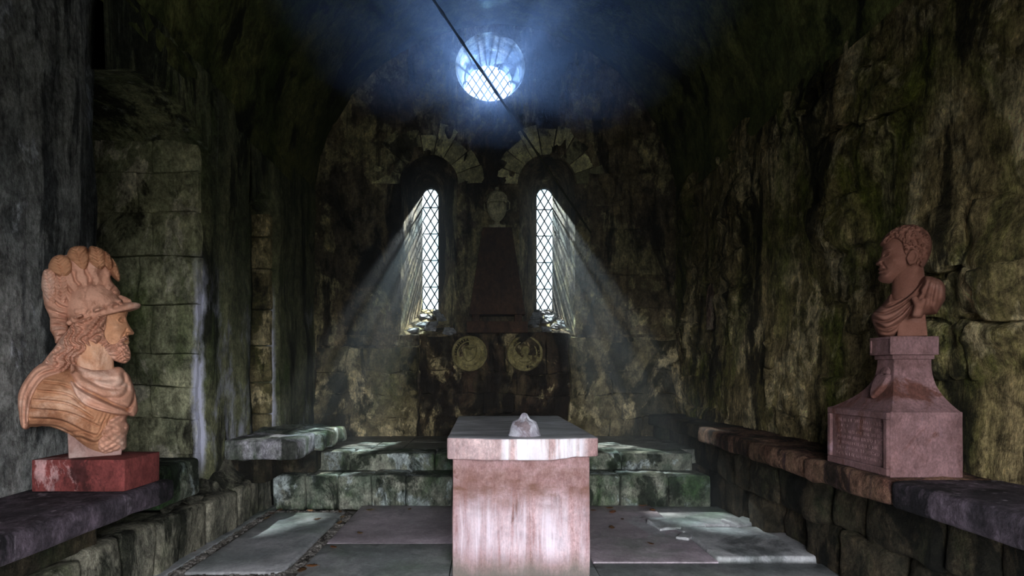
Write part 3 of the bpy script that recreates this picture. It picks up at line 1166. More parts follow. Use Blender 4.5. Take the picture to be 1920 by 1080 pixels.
def soffit(y0, y1, zs, rise):
    n, mx = 12, 8
    V, Fc = [], []
    for i in range(mx + 1):
        x = XL + .0 - 1.2 * i / mx
        for k in range(n + 1):
            t = k / n
            V.append((x, y0 + (y1 - y0) * t, zs + rise * math.sin(math.pi * t)))
    # front face up to the vault springing
    o_ = len(V)
    V += [(XL, y0 + (y1 - y0) * k / n, SPR + .25) for k in range(n + 1)]
    for i in range(mx):
        for k in range(n):
            Fc.append((i * (n + 1) + k, i * (n + 1) + k + 1, (i + 1) * (n + 1) + k + 1, (i + 1) * (n + 1) + k))
    for k in range(n):
        Fc.append((k, o_ + k, o_ + k + 1, k + 1))
    V = np.array(V)
    V = V + np.stack([fbm(V * 3 + o, 4) for o in (2, 9, 14)], 1) * .03
    obj('recess_arch', mesh('recess_arch', V, Fc, True), M['pier_green'], wl)


soffit(3.45, 4.80, 3.15, .22)
soffit(5.60, 6.36, 2.95, .25)
# coursed jamb of the nearer recess: each stone its own piece
jr = random.Random(4)
cs = [.33, .62, .92, 1.19, 1.456, 1.864, 2.26, 2.62, 2.95, 3.32]
for ci, (z, z1) in enumerate(zip(cs[:-1], cs[1:])):
    joints = [-3.45, -2.9, -2.40] if ci % 2 else [-3.45, -3.2, -2.78 if ci != 2 else -2.77, -2.40]
    for xa, xb in zip(joints[:-1], joints[1:]):
        stone('stone', xa + .005, xb - .005, 4.70 - jr.uniform(0, .02), 4.9, z + .003, z1 - .003, M['jamb'], wl, r=.010, n=(9, 2, 8), amp=.016, freq=7, warp=.035)
for ci, (z, z1) in enumerate(zip([.45, .85, 1.2, 1.6, 2.0, 2.45, 2.8], [.85, 1.2, 1.6, 2.0, 2.45, 2.8, 3.2])):
    stone('stone', -3.0, -2.40, 6.27 - jr.uniform(0, .02), 6.5, z + .005, z1 - .005, M['end_low'], wl, r=.018, n=(6, 2, 5), amp=.016, freq=5)

# front wall behind the camera with its open entrance
wf = struct(obj('wall_front', None), 'front wall around the open entrance')
for x0, x1, z0, z1 in ((-4, OPEN_X - OPEN_W / 2, -.2, 6.6), (OPEN_X + OPEN_W / 2, 4, -.2, 6.6), (OPEN_X - OPEN_W / 2, OPEN_X + OPEN_W / 2, OPEN_H, 6.6)):
    stone('masonry', x0, x1, OPEN_Y - .8, OPEN_Y, z0, z1, M['pier_grey'], wf, n=(6, 2, 6), amp=.02)
# outer skin of roof and side walls, so the chapel is closed to the sky
plain_box('roof_mass', -4, 4, Y0 - .8, WIN_Y + .05, 6.2, 6.6, M['vault'], ceil_o)
plain_box('outer_facing', XR + .3, XR + .5, Y0 - .8, WIN_Y + .08, -.3, 6.4, M['wall_back'], wr)
plain_box('outer_facing', -3.9, -3.65, Y0 - .8, WIN_Y + .08, -.3, 6.4, M['wall_back'], wl)

# ------------------------------------------------------------------ steps and platform
def step(name, label, joints, y0, y1, z0, z1, mat, seed):
    t = thing(name, label, 'step', (0, y0, 0))
    rs_ = random.Random(seed)
    for a, b_ in zip(joints[:-1], joints[1:]):
        o = stone('stone', a + .004, b_ - .004, y0 + rs_.uniform(-.015, .01), y1, z0, z1 + rs_.uniform(-.006, .006), M[mat], None, r=.025, n=(6, 4, 5), amp=.014, freq=6)
        child_of(o, t)
    return t


step('stone_step', 'lower stone step of mossy blocks crossing behind the tomb', [-2.12, -1.8, -1.49, -1.15, -.81, -.35, .2, .75, 1.3, 1.78, 2.2], 5.6, 5.99, -.05, .292, 'step', 1)
step('stone_step', 'upper stone step below the back platform', [-2.1, -1.45, -.56, .1, .78, 1.4, 2.15], 5.95, 6.35, .2, .465, 'step', 2)
pf = thing('stone_platform', 'flat stone platform at the foot of the end wall', 'platform', (0, 6.3, .3))
pj = [-2.3, -1.3, -.95, .1, 1.1, 2.48]
for a, b_ in zip(pj[:-1], pj[1:]):
    for y0_, y1_ in ((6.3, 6.95), (6.95, 7.72)):
        child_of(stone('slab', a + .004, b_ - .004, y0_ + .004, y1_ - .004, .3, .46, M['tread'], None, r=.012, n=(6, 5, 1), amp=.006), pf)

# ------------------------------------------------------------------ left benches
lb = thing('stone_bench', 'low rough stone bench of upright blocks along the left piers', 'bench', (-2.3, 4.0, 0))
yj = [1.4, 2.0, 2.55, 3.0, 3.32, 3.66, 3.98, 4.36, 4.85, 5.1, 5.36, 5.62]
bl = random.Random(8)
for a, b_ in zip(yj[:-1], yj[1:]):
    h_ = .33 + bl.uniform(-.02, .03)
    child_of(stone('stone', -2.62, -2.13 - bl.uniform(-.01, .02), a + .004, b_ - .004, -.08, h_, M['bench'], None, r=.035, n=(5, 6, 5), amp=.026, freq=6), lb)
# crumbling mortar and rubble packed on top of the low bench, rising to the wall
P, Fc = grid_wall(lambda u, v: (-2.2 - .45 * u, 3.9 + 1.5 * v, .325 + .16 * u + np.clip(v * 1.5 - .75, 0, .75) * .32 * np.clip(u * 3, 0, 1) + .06 * fbm(np.stack([u * 5, v * 14, u * 0], -1), 5) + .02 * np.sin(v * 9)), 24, 60)
child_of(obj('rubble_fill', mesh('rubble_fill', P, Fc, True), M['bench']), lb)

s1 = stone('bench_slab', -2.42, -1.80, 1.15, 3.27, .575, .70, M['slab_dark'], n=(6, 18, 3), amp=.012, freq=5, r=.03)
tag(s1, 'dark mauve stone slab jutting out under the helmeted bust', 'slab')
sup = stone('stone_block', -2.6, -2.16, 1.2, 3.15, .345, .574, M['rubble'], n=(4, 10, 3), amp=.012)
tag(sup, 'dark rubble block holding up the slab below the helmeted bust', 'block')
mb = stone('stone_block', -2.5, -2.06, 3.56, 4.07, .44, .70, M['step'], n=(5, 8, 4), amp=.014, r=.03)
tag(mb, 'green mossy stone block behind the red plinth', 'block')
s2 = stone('bench_slab', -2.5, -1.70, 5.08, 5.62, .53, .70, M['slab_pale'], n=(14, 10, 4), amp=.035, freq=6, r=.03)
tag(s2, 'pale weathered end slab of the raised left bench', 'slab')
s3 = stone('bench_slab', -2.5, -1.64, 5.63, 6.6, .53, .70, M['step'], n=(14, 14, 4), amp=.035, freq=6, r=.03)
tag(s3, 'mossy bench slab running back toward the end wall on the left', 'slab')
sp2 = stone('stone_block', -2.6, -2.02, 5.16, 5.62, .3, .549, M['rubble'], n=(5, 4, 3), amp=.012)
tag(sp2, 'rubble block under the pale end slab', 'block')
sp3 = stone('stone_block', -2.6, -1.75, 5.72, 6.5, .3, .529, M['rubble'], n=(5, 4, 3), amp=.012)
tag(sp3, 'dark rubble block under the mossy bench slab', 'block')

# ------------------------------------------------------------------ right bench
rbn = thing('stone_bench', 'rough undercut rubble bench along the right wall', 'bench', (2.4, 4.0, 0))
brr = random.Random(31)
for zi, (z0, z1, xf) in enumerate(((-.08, .30, 2.28), (.29, .64, 2.22))):
    y = 1.4 + .2 * zi
    while y < 7.55:
        y1 = min(y + brr.uniform(.3, .6), 7.6)
        child_of(stone('stone', xf + brr.uniform(-.06, .08), 2.62, y + .005, y1 - .005, z0, z1, M['rubble'], None, r=.05, n=(4, 6, 5), amp=.035, freq=6), rbn)
        y = y1
for (ya, yb, xf, mt, lab) in ((1.2, 2.84, 2.0, 'slab_dark', 'dark mauve bench slab nearest on the right'),
                              (2.85, 3.62, 1.99, 'bench_red', 'thick rough red bench slab under the curly haired bust'),
                              (3.64, 4.45, 2.02, 'bench_red', 'broken red bench slab with a pitted front on the right'),
                              (4.47, 5.6, 2.05, 'bench_red', 'dark red bench slab beside the right end of the steps'),
                              (5.62, 7.5, 2.10, 'rubble', 'farthest dark bench slab on the right by the end wall')):
    tag(stone('bench_slab', xf, 2.60, ya, yb, .63, .77, M[mt], n=(6, max(6, int((yb - ya) / .08)), 3), amp=.022 if mt != 'slab_dark' else .01, freq=6, r=.035), lab, 'slab')

# ------------------------------------------------------------------ the tomb
tb = thing('stone_tomb', 'pink sandstone chest tomb with white lime runs in the middle', 'tomb', (.2, 3.6, 0), .012)


def local(o, t):
    o.parent = t
    o.location = Vector(o.location) - Vector(t.location)
    return o


local(stone('chest', -.225, .652, 3.63, 5.32, .0, .77, M['tomb'], None, r=.008, n=(12, 8, 10), amp=.004, freq=5), tb)
# slab, front edge bowed in plan and chipped underneath at the right
nx_, ny_ = 34, 14
P, Fc = block_vf(.477, .92, .068, .012, (nx_, ny_, 3), .0, 1)
bow = np.clip(1 - (P[:, 0] / .477) ** 2, 0, 1) * .075
P[:, 1] -= bow * np.clip((-P[:, 1]) / .92, 0, 1)
fr = (P[:, 1] < -.7) & (P[:, 2] < -.02)
chip = np.clip((P[:, 0] - .18) / .12, 0, 1) * (.5 + .5 * fbm(P * 14, 3)) * .03
P[:, 2] += np.where(fr, chip, 0)
P += np.stack([fbm(P * 5 + o, 4) for o in (0, 7, 13)], 1) * .005
local(obj('top_slab', mesh('top_slab', P, Fc, True), M['tomb_slab'], None, (.218, 4.50, .828)), tb)

prof = [(.104, 0), (.106, .008), (.098, .02), (.092, .05), (.085, .075), (.068, .094), (.048, .104), (.034, .112), (.026, .124), (.020, .138), (.012, .148), (.004, .151)]
V, Fc = lathe_vf(prof, 40)
sg = np.arctan2(V[:, 1], V[:, 0])
rsc = 1 + np.where((V[:, 2] > .085) & (V[:, 2] < .14), .16 * np.sin(sg * 4 + 1), 0) + fbm(V * 22, 3) * .05
V[:, 0] *= rsc
V[:, 1] *= rsc
V[:, 1] *= .9
dm = tag(obj('domed_boss', mesh('domed_boss', V, Fc, True), M['dome'], None, (.236, 3.70, .893)), 'small whitish domed boss with a knob on the tomb slab', 'boss')

# ------------------------------------------------------------------ obelisk monument, urn, roundels
ob = thing('obelisk_monument', 'dark brown tapering obelisk tablet between the two lancets', 'monument', (.12, YB - .14, 1.83))


def frustum(w0, w1, d0, d1, z0, z1):
    V = [(sx * w, sy * d, z) for z, w, d in ((z0, w0, d0), (z1, w1, d1)) for sx, sy in ((-1, -1), (1, -1), (1, 1), (-1, 1))]
    return V, [(3, 2, 1, 0), (4, 5, 6, 7)] + [(i, (i + 1) % 4, 4 + (i + 1) % 4, 4 + i) for i in range(4)]


def frust(name, w0, w1, d0, d1, z0, z1, mat, parent, loc=(0, 0, 0)):
    o = obj(name, mesh(name, *frustum(w0, w1, d0, d1, z0, z1)), mat, parent, loc)
    bv = o.modifiers.new('bevel', 'BEVEL')
    bv.width = .006
    bv.segments = 2
    return o


frust('plinth', .40, .40, .15, .15, 0, .15, M['brown_dark'], ob)
frust('foot', .05, .05, .09, .09, .15, .24, M['brown_dark'], ob, (-.28, 0, 0))
frust('foot', .05, .05, .09, .09, .15, .24, M['brown_dark'], ob, (.28, 0, 0))
frust('shaft', .37, .19, .13, .12, .24, 1.38, M['brown_dark'], ob)
ur = thing('stone_urn', 'pale stone urn standing on top of the dark obelisk', 'urn', (.12, YB - .14, 3.21))
frust('base', .11, .11, .09, .09, 0, .045, M['urn'], ur)
V, Fc = lathe_vf([(.075, .045), (.07, .06), (.04, .08), (.032, .1), (.04, .115), (.075, .14), (.105, .19), (.128, .25), (.135, .31), (.132, .345)], 32)
obj('bowl', mesh('bowl', V, Fc, True), M['urn'], ur)
V, Fc = lathe_vf([(.139, .345), (.141, .36), (.134, .368), (.139, .378), (.139, .40), (.133, .408), (.137, .42), (.135, .44)], 32)
obj('banded_neck', mesh('banded_neck', V, Fc, True), M['urn'], ur)
V, Fc = lathe_vf([(.122, .44), (.118, .455), (.09, .485), (.055, .505), (.02, .515), (.018, .53), (.028, .545), (.02, .56), (.004, .565)], 32)
obj('lid', mesh('lid', V, Fc, True), M['urn'], ur)
for s in (-1, 1):
    V, Fc = tube_vf([(s * .132, 0, .25), (s * .165, 0, .27), (s * .168, 0, .36), (s * .138, 0, .385)], .009)
    obj('handle', mesh('handle', V, Fc, True), M['urn'], ur)


def roundel(x, label, kind):
    t = thing('stone_roundel', label, 'roundel', (x, YB - .155, 1.565))
    R = (math.pi / 2, 0, 0)
    V, Fc = lathe_vf([(.225, -.06), (.235, -.02), (.23, .0), (.205, .004), (.2, -.012), (.165, -.014)], 48)
    dsc = obj('disc', mesh('disc', V, Fc, True), M['roundel'], t, rot=R)
    for r_, w in ((.222, .016), (.158, .010)):
        V, Fc = tube_vf([(r_ * math.cos(a), r_ * math.sin(a), -.002) for a in np.linspace(0, 2 * math.pi, 49)[:-1]], w, 8, True)
        obj('moulded_rim', mesh('moulded_rim', V, Fc, True), M['roundel'], t, rot=R)
    gv, gf = [], []
    for k in range(34):          # worn, unreadable letters round the rim
        a = 2 * math.pi * k / 34
        P, Fc = block_vf(.004 + .004 * ((k * 7) % 3) / 2, .012, .006, .002, (1, 1, 1), 0)
        ca, sa = math.cos(a), math.sin(a)
        P = np.stack([P[:, 0] * -sa + P[:, 1] * ca, P[:, 0] * ca + P[:, 1] * sa, P[:, 2]], 1) + (.189 * ca, .189 * sa, -.006)
        gf.extend([[i + len(gv) for i in q] for q in Fc])
        gv.extend(P)
    obj('worn_lettering', mesh('worn_lettering', gv, gf), M['roundel'], dsc)['kind'] = 'stuff'
    c = Carve(-.15, .15, -.05, .05, -.15, .15, .005)
    if kind == 'shield':
        c.add(c.pillow(smooth_poly([(-.085, .07), (0, .06), (.09, .085), (.085, 0), (.06, -.07), (-.02, -.11), (-.075, -.05)]), .03, .015))
        c.add(c.pillow(smooth_poly([(-.08, .085), (-.02, .11), (.05, .105), (.1, .1), (.04, .075), (-.03, .075)]), .034, .012))
        rel = c.pillow(smooth_poly([(-.05, .04), (.05, .05), (.05, -.02), (0, -.06), (-.04, -.02)]), .036, .012)
        c.add(rel)
        nm = 'shield_relief'
    else:
        c.add(c.pillow(smooth_poly([(-.05, .075), (.0, .1), (.05, .085), (.065, .03), (.045, -.01), (.05, -.05), (.09, -.09), (.03, -.12), (-.05, -.115), (-.085, -.085), (-.035, -.055), (-.03, -.03), (-.055, -.025), (-.05, -.005), (-.068, .015), (-.052, .03)]), .036, .035))
        nm = 'portrait_relief'
    o = c.build(nm, M['roundel'], t, 1)
    o.location = (0, .004, 0)
    return t


roundel(-.245, 'round stone roundel carved with a shield, left of the pair', 'shield')
roundel(.49, 'round stone roundel carved with a head, right of the pair', 'head')

# ------------------------------------------------------------------ helmeted bust on the left
red = stone('bust_plinth', -2.31, -1.84, 2.88, 3.19, .70, .862, M['plinth_a'], r=.006, n=(5, 4, 2), amp=.002)
tag(red, 'oxblood red stone plinth block beneath the helmeted bust', 'plinth')

TH = math.radians(35.6)
BA = thing('warrior_bust', 'terracotta coloured bust of a bearded man in a plumed helmet', 'bust', (-2.105, 3.02, .862), TH)
HS, VS = .002286, .00281


def PA(pts):          # photo pixels -> the bust's own side plane
    return np.array([((x - 165) * HS, (857 - y) * VS) for x, y in pts])


def CA(pts):          # pixels of the head crop
    return PA([(20 + x / 4.32, 450 + y / 4.32) for x, y in pts])


def CB(pts):          # pixels of the torso crop
    return PA([(20 + x / 3.722, 640 + y / 3.722) for x, y in pts])


def gauss(X, Z, c, rx, rz):
    return np.exp(-((X - c[0]) / rx) ** 2 - ((Z - c[1]) / rz) ** 2)


def ang_field(c, scale, warp, seed=0):
    """wavy lock relief over the (x,z) plane"""
    X, Z = np.broadcast_arrays(c.X2, c.Z2)
    p = np.stack([X * 14, np.full_like(X, seed), Z * 14], -1)
    w = fbm(p, 3)
    w2 = fbm(p + 50, 3)
    return np.sin((X * .7 + Z * .9) * scale + w * warp) * .6 + np.sin((Z - X * .6) * scale * .8 + w2 * warp) * .5


# socle
M['socle'] = bust_mat('bust_socle_stone', (134, 104, 98), (156, 124, 118), (96, 72, 66), (180, 156, 150), .4, .3)
frust('socle', .115, .12, .085, .085, 0, .16, M['socle'], BA, (.018, .03, 0))
# cuirass
CUI = smooth_poly(PA([(119, 690), (75, 690), (52, 706), (38, 734), (38, 769), (43, 794), (60, 796), (87, 797), (111, 807), (127, 817), (154, 841), (181, 855), (197, 857),
                      (215, 853), (232, 849), (234, 836), (235, 824), (240, 809), (236, 800), (235, 788), (246, 776), (250, 740), (235, 702), (200, 690), (160, 684)]))
TT, DD = .165, .15


def yca(c):
    return .22 * (c.X2 + .05) + 0 * c.Z2


c = Carve(-.33, .25, -.26, .26, -.005, .50, .0042)
rel = np.zeros(np.broadcast(c.X2, c.Z2).shape)
strips = [[(230, 285), (380, 312), (455, 385)], [(190, 338), (380, 366), (495, 455)], [(168, 396), (380, 426), (545, 525)], [(152, 456), (380, 487), (585, 585)],
          [(146, 516), (330, 538), (480, 615), (570, 650)], [(140, 568), (300, 582), (410, 640)]]
for ln in strips:
    q = smooth_poly(CB(ln), False)
    d = line_dist(c.X2, c.Z2, q)
    up = line_dist(c.X2, c.Z2, q + (0, .010))
    rel += .010 * np.exp(-(up / .009) ** 2) - .016 * np.exp(-(d / .0055) ** 2)
d = line_dist(c.X2, c.Z2, smooth_poly(CB([(395, 648), (470, 645), (560, 680), (620, 640), (645, 570)]), False))
rel += .013 * np.exp(-(d / .009) ** 2) - .010 * np.exp(-((d - .016) / .006) ** 2)
d = line_dist(c.X2, c.Z2, smooth_poly(CB([(140, 580), (270, 590), (395, 665), (500, 760), (600, 806)]), False))
rel += .012 * np.exp(-(d / .012) ** 2)
rel += .005 * np.sin((c.X2 - c.Z2 * .4) * 330) * gauss(c.X2, c.Z2, CB([(620, 545)])[0], .07, .03)
c.add(c.pillow(CUI, TT, DD, yca(c), rel))
c.build('cuirass', M['bust_a_armour'], BA, 1)
# mask of a face at the foot of the breastplate
c = Carve(.02, .21, -.22, .24, .0, .24, .0042)
mp = smooth_poly(CB([(650, 560), (730, 522), (795, 532), (800, 575), (818, 602), (819, 630), (800, 642), (806, 665), (796, 688), (802, 740), (792, 778), (720, 802), (640, 800), (585, 745), (600, 650)]))
rel = .007 * ang_field(c, 230, 5) * (1 - gauss(c.X2, c.Z2, CB([(775, 615)])[0], .035, .05))
for q, a, rr_ in (((775, 588), -.020, .013), ((773, 590), .013, .006), ((785, 660), -.014, .007), ((740, 625), .016, .018), ((765, 562), .014, .011), ((800, 612), .01, .008)):
    rel = rel + a * gauss(c.X2, c.Z2, CB([q])[0], rr_, rr_)
c.add(c.overlay(CUI, TT, DD, mp, .014, yca(c), rel))
c.build('breast_mask', M['bust_a'], BA, 1)
# cloak: back fall over the shoulder and the front swag
c = Carve(-.34, -.02, -.30, .24, .14, .53, .0045)
poly = smooth_poly(CB([(345, 185), (280, 156), (205, 158), (128, 226), (60, 350), (60, 480), (80, 582), (128, 585), (134, 480), (160, 370), (225, 270), (335, 222)]))
rel = 0
for ln, a in (([(108, 570), (106, 460), (132, 350), (210, 240), (330, 195)], -.018), ([(84, 560), (82, 460), (105, 340), (180, 220), (300, 172)], -.014)):
    rel = rel + a * np.exp(-(line_dist(c.X2, c.Z2, smooth_poly(CB(ln), False)) / .007) ** 2)
c.add(c.overlay(CUI, TT, DD, poly, .02, yca(c), rel))
c.build('cloak_fall', M['bust_a'], BA, 1)
c = Carve(-.09, .25, -.27, .29, .17, .56, .0045)
poly = smooth_poly(CB([(345, 175), (420, 160), (520, 200), (640, 196), (740, 178), (790, 208), (832, 260), (872, 380), (888, 500), (852, 546), (800, 532), (710, 518), (620, 492), (550, 470), (480, 430), (420, 350), (378, 235)]))
rel = np.zeros(np.broadcast(c.X2, c.Z2).shape)
for ln, a, w in (([(378, 222), (450, 315), (560, 372), (690, 440), (800, 486)], -.040, .010), ([(420, 300), (520, 385), (640, 440), (800, 505)], .018, .013),
                 ([(800, 486), (845, 430), (862, 350), (850, 280)], -.034, .009), ([(800, 300), (790, 360), (740, 400), (640, 395)], -.018, .011),
                 ([(770, 230), (775, 290), (720, 330), (600, 310), (480, 250)], -.022, .010), ([(430, 190), (560, 265), (700, 270)], -.014, .010), ([(400, 340), (480, 425), (620, 480), (800, 520)], .014, .008)):
    rel += a * np.exp(-(line_dist(c.X2, c.Z2, smooth_poly(CB(ln), False)) / w) ** 2)
c.add(c.overlay(CUI, TT, DD, poly, .03, yca(c), rel))
kn = CB([(368, 195)])[0]
c.add(c.ell((kn[0], -.165, kn[1]), (.036, .036, .03)), .012)
c.build('cloak_swag', M['bust_a'], BA, 1)
# neck
c = Carve(-.13, .16, -.13, .13, .40, .70, .0055)
a, b_ = PA([(172, 700)])[0], PA([(168, 630)])[0]
c.add(c.cone((a[0], 0, a[1]), (b_[0], 0, b_[1]), .088, .082))
c.add(c.cone((.03, -.07, .46), (-.03, -.075, .62), .022, .02), .03)
c.build('neck', M['bust_a_face'], BA)
# head
HEAD = smooth_poly(PA([(236, 585), (233.5, 593), (236, 601), (241, 610), (247, 618), (249.5, 622), (247, 625.5), (239, 626.5), (236.5, 630), (239.5, 634), (238, 637), (240, 641), (237, 646), (238, 654),
                       (236, 668), (226, 674), (205, 667), (188, 660), (165, 655), (140, 640), (125, 610), (125, 575), (145, 550), (190, 548), (226, 562), (235, 576)]), sub=4)
TH_, DH_ = .088, .115
c = Carve(-.13, .22, -.125, .125, .44, .88, .0036)
rel = np.zeros(np.broadcast(c.X2, c.Z2).shape)
g = lambda px, py, rx, rz: gauss(c.X2, c.Z2, PA([(px, py)])[0], rx, rz)
rel += -.030 * g(225, 598, .016, .014) + .020 * g(224, 599, .010, .0075) + .018 * g(223, 588, .022, .007)     # socket, eyeball, brow
lid = line_dist(c.X2, c.Z2, smooth_poly(PA([(215, 600), (220, 594), (226, 593), (231, 596)]), False))
rel += .010 * np.exp(-(lid / .0035) ** 2)
low = line_dist(c.X2, c.Z2, smooth_poly(PA([(216, 602), (223, 605.5), (230, 603)]), False))
rel += .007 * np.exp(-(low / .0035) ** 2)
rel += .014 * g(211, 615, .026, .02) + .018 * g(240, 621, .008, .009) - .018 * g(234, 624, .006, .006) - .010 * g(204, 632, .02, .016)
mo = line_dist(c.X2, c.Z2, PA([(241, 637), (226, 639)]))
rel += -.018 * np.exp(-(mo / .004) ** 2)
nl = line_dist(c.X2, c.Z2, PA([(233, 617), (227, 627), (223, 633)]))
rel += -.010 * np.exp(-(nl / .005) ** 2)
c.add(c.pillow(HEAD, TH_, DH_, 0, rel))
c.build('face', M['bust_a_face'], BA, 1)
# beard and moustache
c = Carve(-.03, .20, -.135, .135, .47, .70, .0036)
poly = smooth_poly(PA([(178, 622), (186, 622), (192, 636), (201, 646), (213, 644), (222, 634), (232, 628.5), (238.5, 630), (237, 636), (228, 640), (231, 645), (237, 645), (240, 652), (243, 662), (242, 673), (233, 682), (220, 681), (203, 674), (188, 664), (178, 650)]), sub=4)
X, Z = np.broadcast_arrays(c.X2, c.Z2)
w = fbm(np.stack([X * 26, 0 * X, Z * 26], -1), 2)
rel = .0085 * np.sin((X * .55 - Z * .8) * 400 + w * 9) + .0055 * np.sin((X + Z * .6) * 330 + w * 8)
c.add(c.overlay(HEAD, TH_, DH_, poly, .018, 0, rel))
c.build('beard', M['bust_a'], BA, 1)
# hair falling from under the helmet
c = Carve(-.24, .08, -.18, .18, .40, .82, .0042)
poly = smooth_poly(CA([(742, 590), (640, 620), (480, 670), (435, 740), (380, 800), (330, 880), (250, 985), (190, 1090), (330, 1120), (470, 1070), (520, 985), (560, 950), (640, 880), (700, 815), (738, 720)]), sub=4)
X, Z = np.broadcast_arrays(c.X2, c.Z2)
w = fbm(np.stack([X * 16, 0 * X + 3, Z * 16], -1), 3)
rel = .017 * np.sin((X * 1.0 - Z * .35) * 200 + w * 7 + np.sin(Z * 75) * 1.8) + .008 * np.sin((X * .8 + Z) * 330 + w * 6)
c.add(c.overlay(HEAD, TH_ + .01, .09, poly, .03, 0, rel, .03))
c.build('hair', M['bust_a'], BA, 1)
# helmet: bowl, brim, wreath
c = Carve(-.16, .25, -.16, .16, .62, .96, .0042)
tl = math.radians(19)
hc = PA([(170, 577)])[0]
c.add(c.ell((hc[0], 0, hc[1]), (.125, .118, .135)))
bc = PA([(193, 588)])[0]
plane = (c.z - bc[1]) * math.cos(tl) - (c.x - bc[0]) * math.sin(tl)
c.cut(plane + .0 * c.y + .004)
fl_ = c.ell((bc[0] + .004, 0, bc[1] - .002), (.158, .128, .03), tl)
fl_ = np.maximum(fl_, -(plane + .012))
c.add(fl_, .02)
tipc = PA([(238, 573)])[0]
c.add(np.maximum(c.ell((tipc[0] - .02, 0, tipc[1] + .0), (.072, .085, .018), tl), -(plane + .014)), .012)
sw = line_dist(c.X2, c.Z2, smooth_poly(CA([(600, 600), (560, 500), (600, 380)]), False))[:, None, :]
c.F = c.F + .006 * np.exp(-(sw / .005) ** 2)
rim = line_dist(c.X2, c.Z2, smooth_poly(CA([(470, 660), (640, 590), (800, 530), (900, 470)]), False))[:, None, :]
wn_ = fbm(np.stack(np.broadcast_arrays(c.X2 * 70, 0 * c.X2, c.Z2 * 70), -1), 2)[:, None, :]
c.F = c.F - (.010 + .018 * wn_) * np.exp(-(rim / .013) ** 2)
for q, r_ in (((515, 600), .016), ((490, 665), .016), ((450, 690), .013), ((560, 585), .012), ((905, 470), .02), ((870, 455), .017), ((940, 480), .016), ((890, 500), .02)):
    p = CA([q])[0]
    yv = math.sqrt(max(0, 1 - ((p[0] - hc[0]) / .135) ** 2)) * .112 if q[0] < 860 else .0
    for s in ((-1, 1) if yv else (0,)):
        c.add(c.ell((p[0], s * yv, p[1]), (r_, r_, r_)), .006)
c.build('helmet', M['bust_a'], BA, 1)
# crest and its feathers
c = Carve(-.23, .15, -.09, .09, .52, 1.09, .005)
CREST = smooth_poly(CA([(270, 290), (340, 190), (450, 130), (600, 100), (740, 130), (790, 230), (790, 310), (865, 400), (840, 450), (700, 480), (560, 520), (470, 600), (430, 640), (440, 740), (400, 790), (345, 850), (330, 800), (300, 740), (295, 640), (260, 560), (245, 450)]), sub=4)
X, Z = np.broadcast_arrays(c.X2, c.Z2)
w = fbm(np.stack([X * 12, 0 * X + 8, Z * 12], -1), 3)
a0 = CA([(600, 700)])[0]
ang = np.arctan2(Z - a0[1], X - a0[0])
rel = .011 * np.sin(ang * 27 + w * 4) + .006 * np.sin(ang * 55 + w * 9)
c.add(c.pillow(CREST, .056, .05, 0, rel))
crest_o = c.build('crest', M['bust_a'], BA, 1)
FE = [[(285, 230), (320, 170), (390, 142), (450, 180), (470, 240), (455, 300), (405, 330), (330, 302), (288, 268)],
      [(430, 130), (460, 80), (540, 56), (598, 75), (603, 180), (590, 235), (547, 257), (480, 205), (435, 165)],
      [(605, 60), (680, 54), (742, 85), (748, 190), (692, 247), (640, 220), (606, 180)],
      [(728, 84), (785, 108), (806, 180), (795, 236), (735, 205)],
      [(792, 128), (840, 178), (868, 260), (862, 320), (808, 288), (782, 240), (804, 190)],
      [(232, 350), (250, 278), (300, 268), (342, 310), (348, 430), (335, 545), (280, 500), (233, 430)],
      [(338, 330), (430, 325), (435, 450), (402, 545), (352, 510), (340, 420)]]
for k, pts in enumerate(FE):
    q = smooth_poly(CA(pts), sub=4)
    mn, mx = q.min(0) - .02, q.max(0) + .02
    c = Carve(mn[0], mx[0], -.1, .1, mn[1], mx[1], .004)
    ce = q.mean(0)
    tipp = q[np.argmin(q[:, 1])]
    ax_ = (ce - tipp) / np.linalg.norm(ce - tipp)
    X, Z = np.broadcast_arrays(c.X2, c.Z2)
    al = (X - tipp[0]) * ax_[0] + (Z - tipp[1]) * ax_[1]
    ac = (X - tipp[0]) * -ax_[1] + (Z - tipp[1]) * ax_[0]
    rel = .005 * np.sin((al - np.abs(ac) * .8) * 380) - .012 * np.exp(-(ac / .005) ** 2)
    c.add(c.overlay(CREST, .056, .05, q, .024 if k < 5 else .014, 0, rel, .02))
    c.build('feather', M['bust_a_armour'] if k < 5 else M['bust_a'], crest_o, 1)

# ------------------------------------------------------------------ right pedestal and bust
PD = thing('stone_pedestal', 'mauve red stone pedestal with inscribed panel on the right bench', 'pedestal', (2.225, 3.14, .77))
PBX0, PBX1, PBY0, PBY1 = 2.04 - 2.225, 2.41 - 2.225, 2.885 - 3.14, 3.40 - 3.14
P, Fc = block_vf((PBX1 - PBX0) / 2, (PBY1 - PBY0) / 2, .1675, .006, (4, 5, 4), .002, 8)
bblk = obj('base_block', mesh('base_block', P, Fc), M['plinth_b'], PD, ((PBX0 + PBX1) / 2, (PBY0 + PBY1) / 2, .1675))
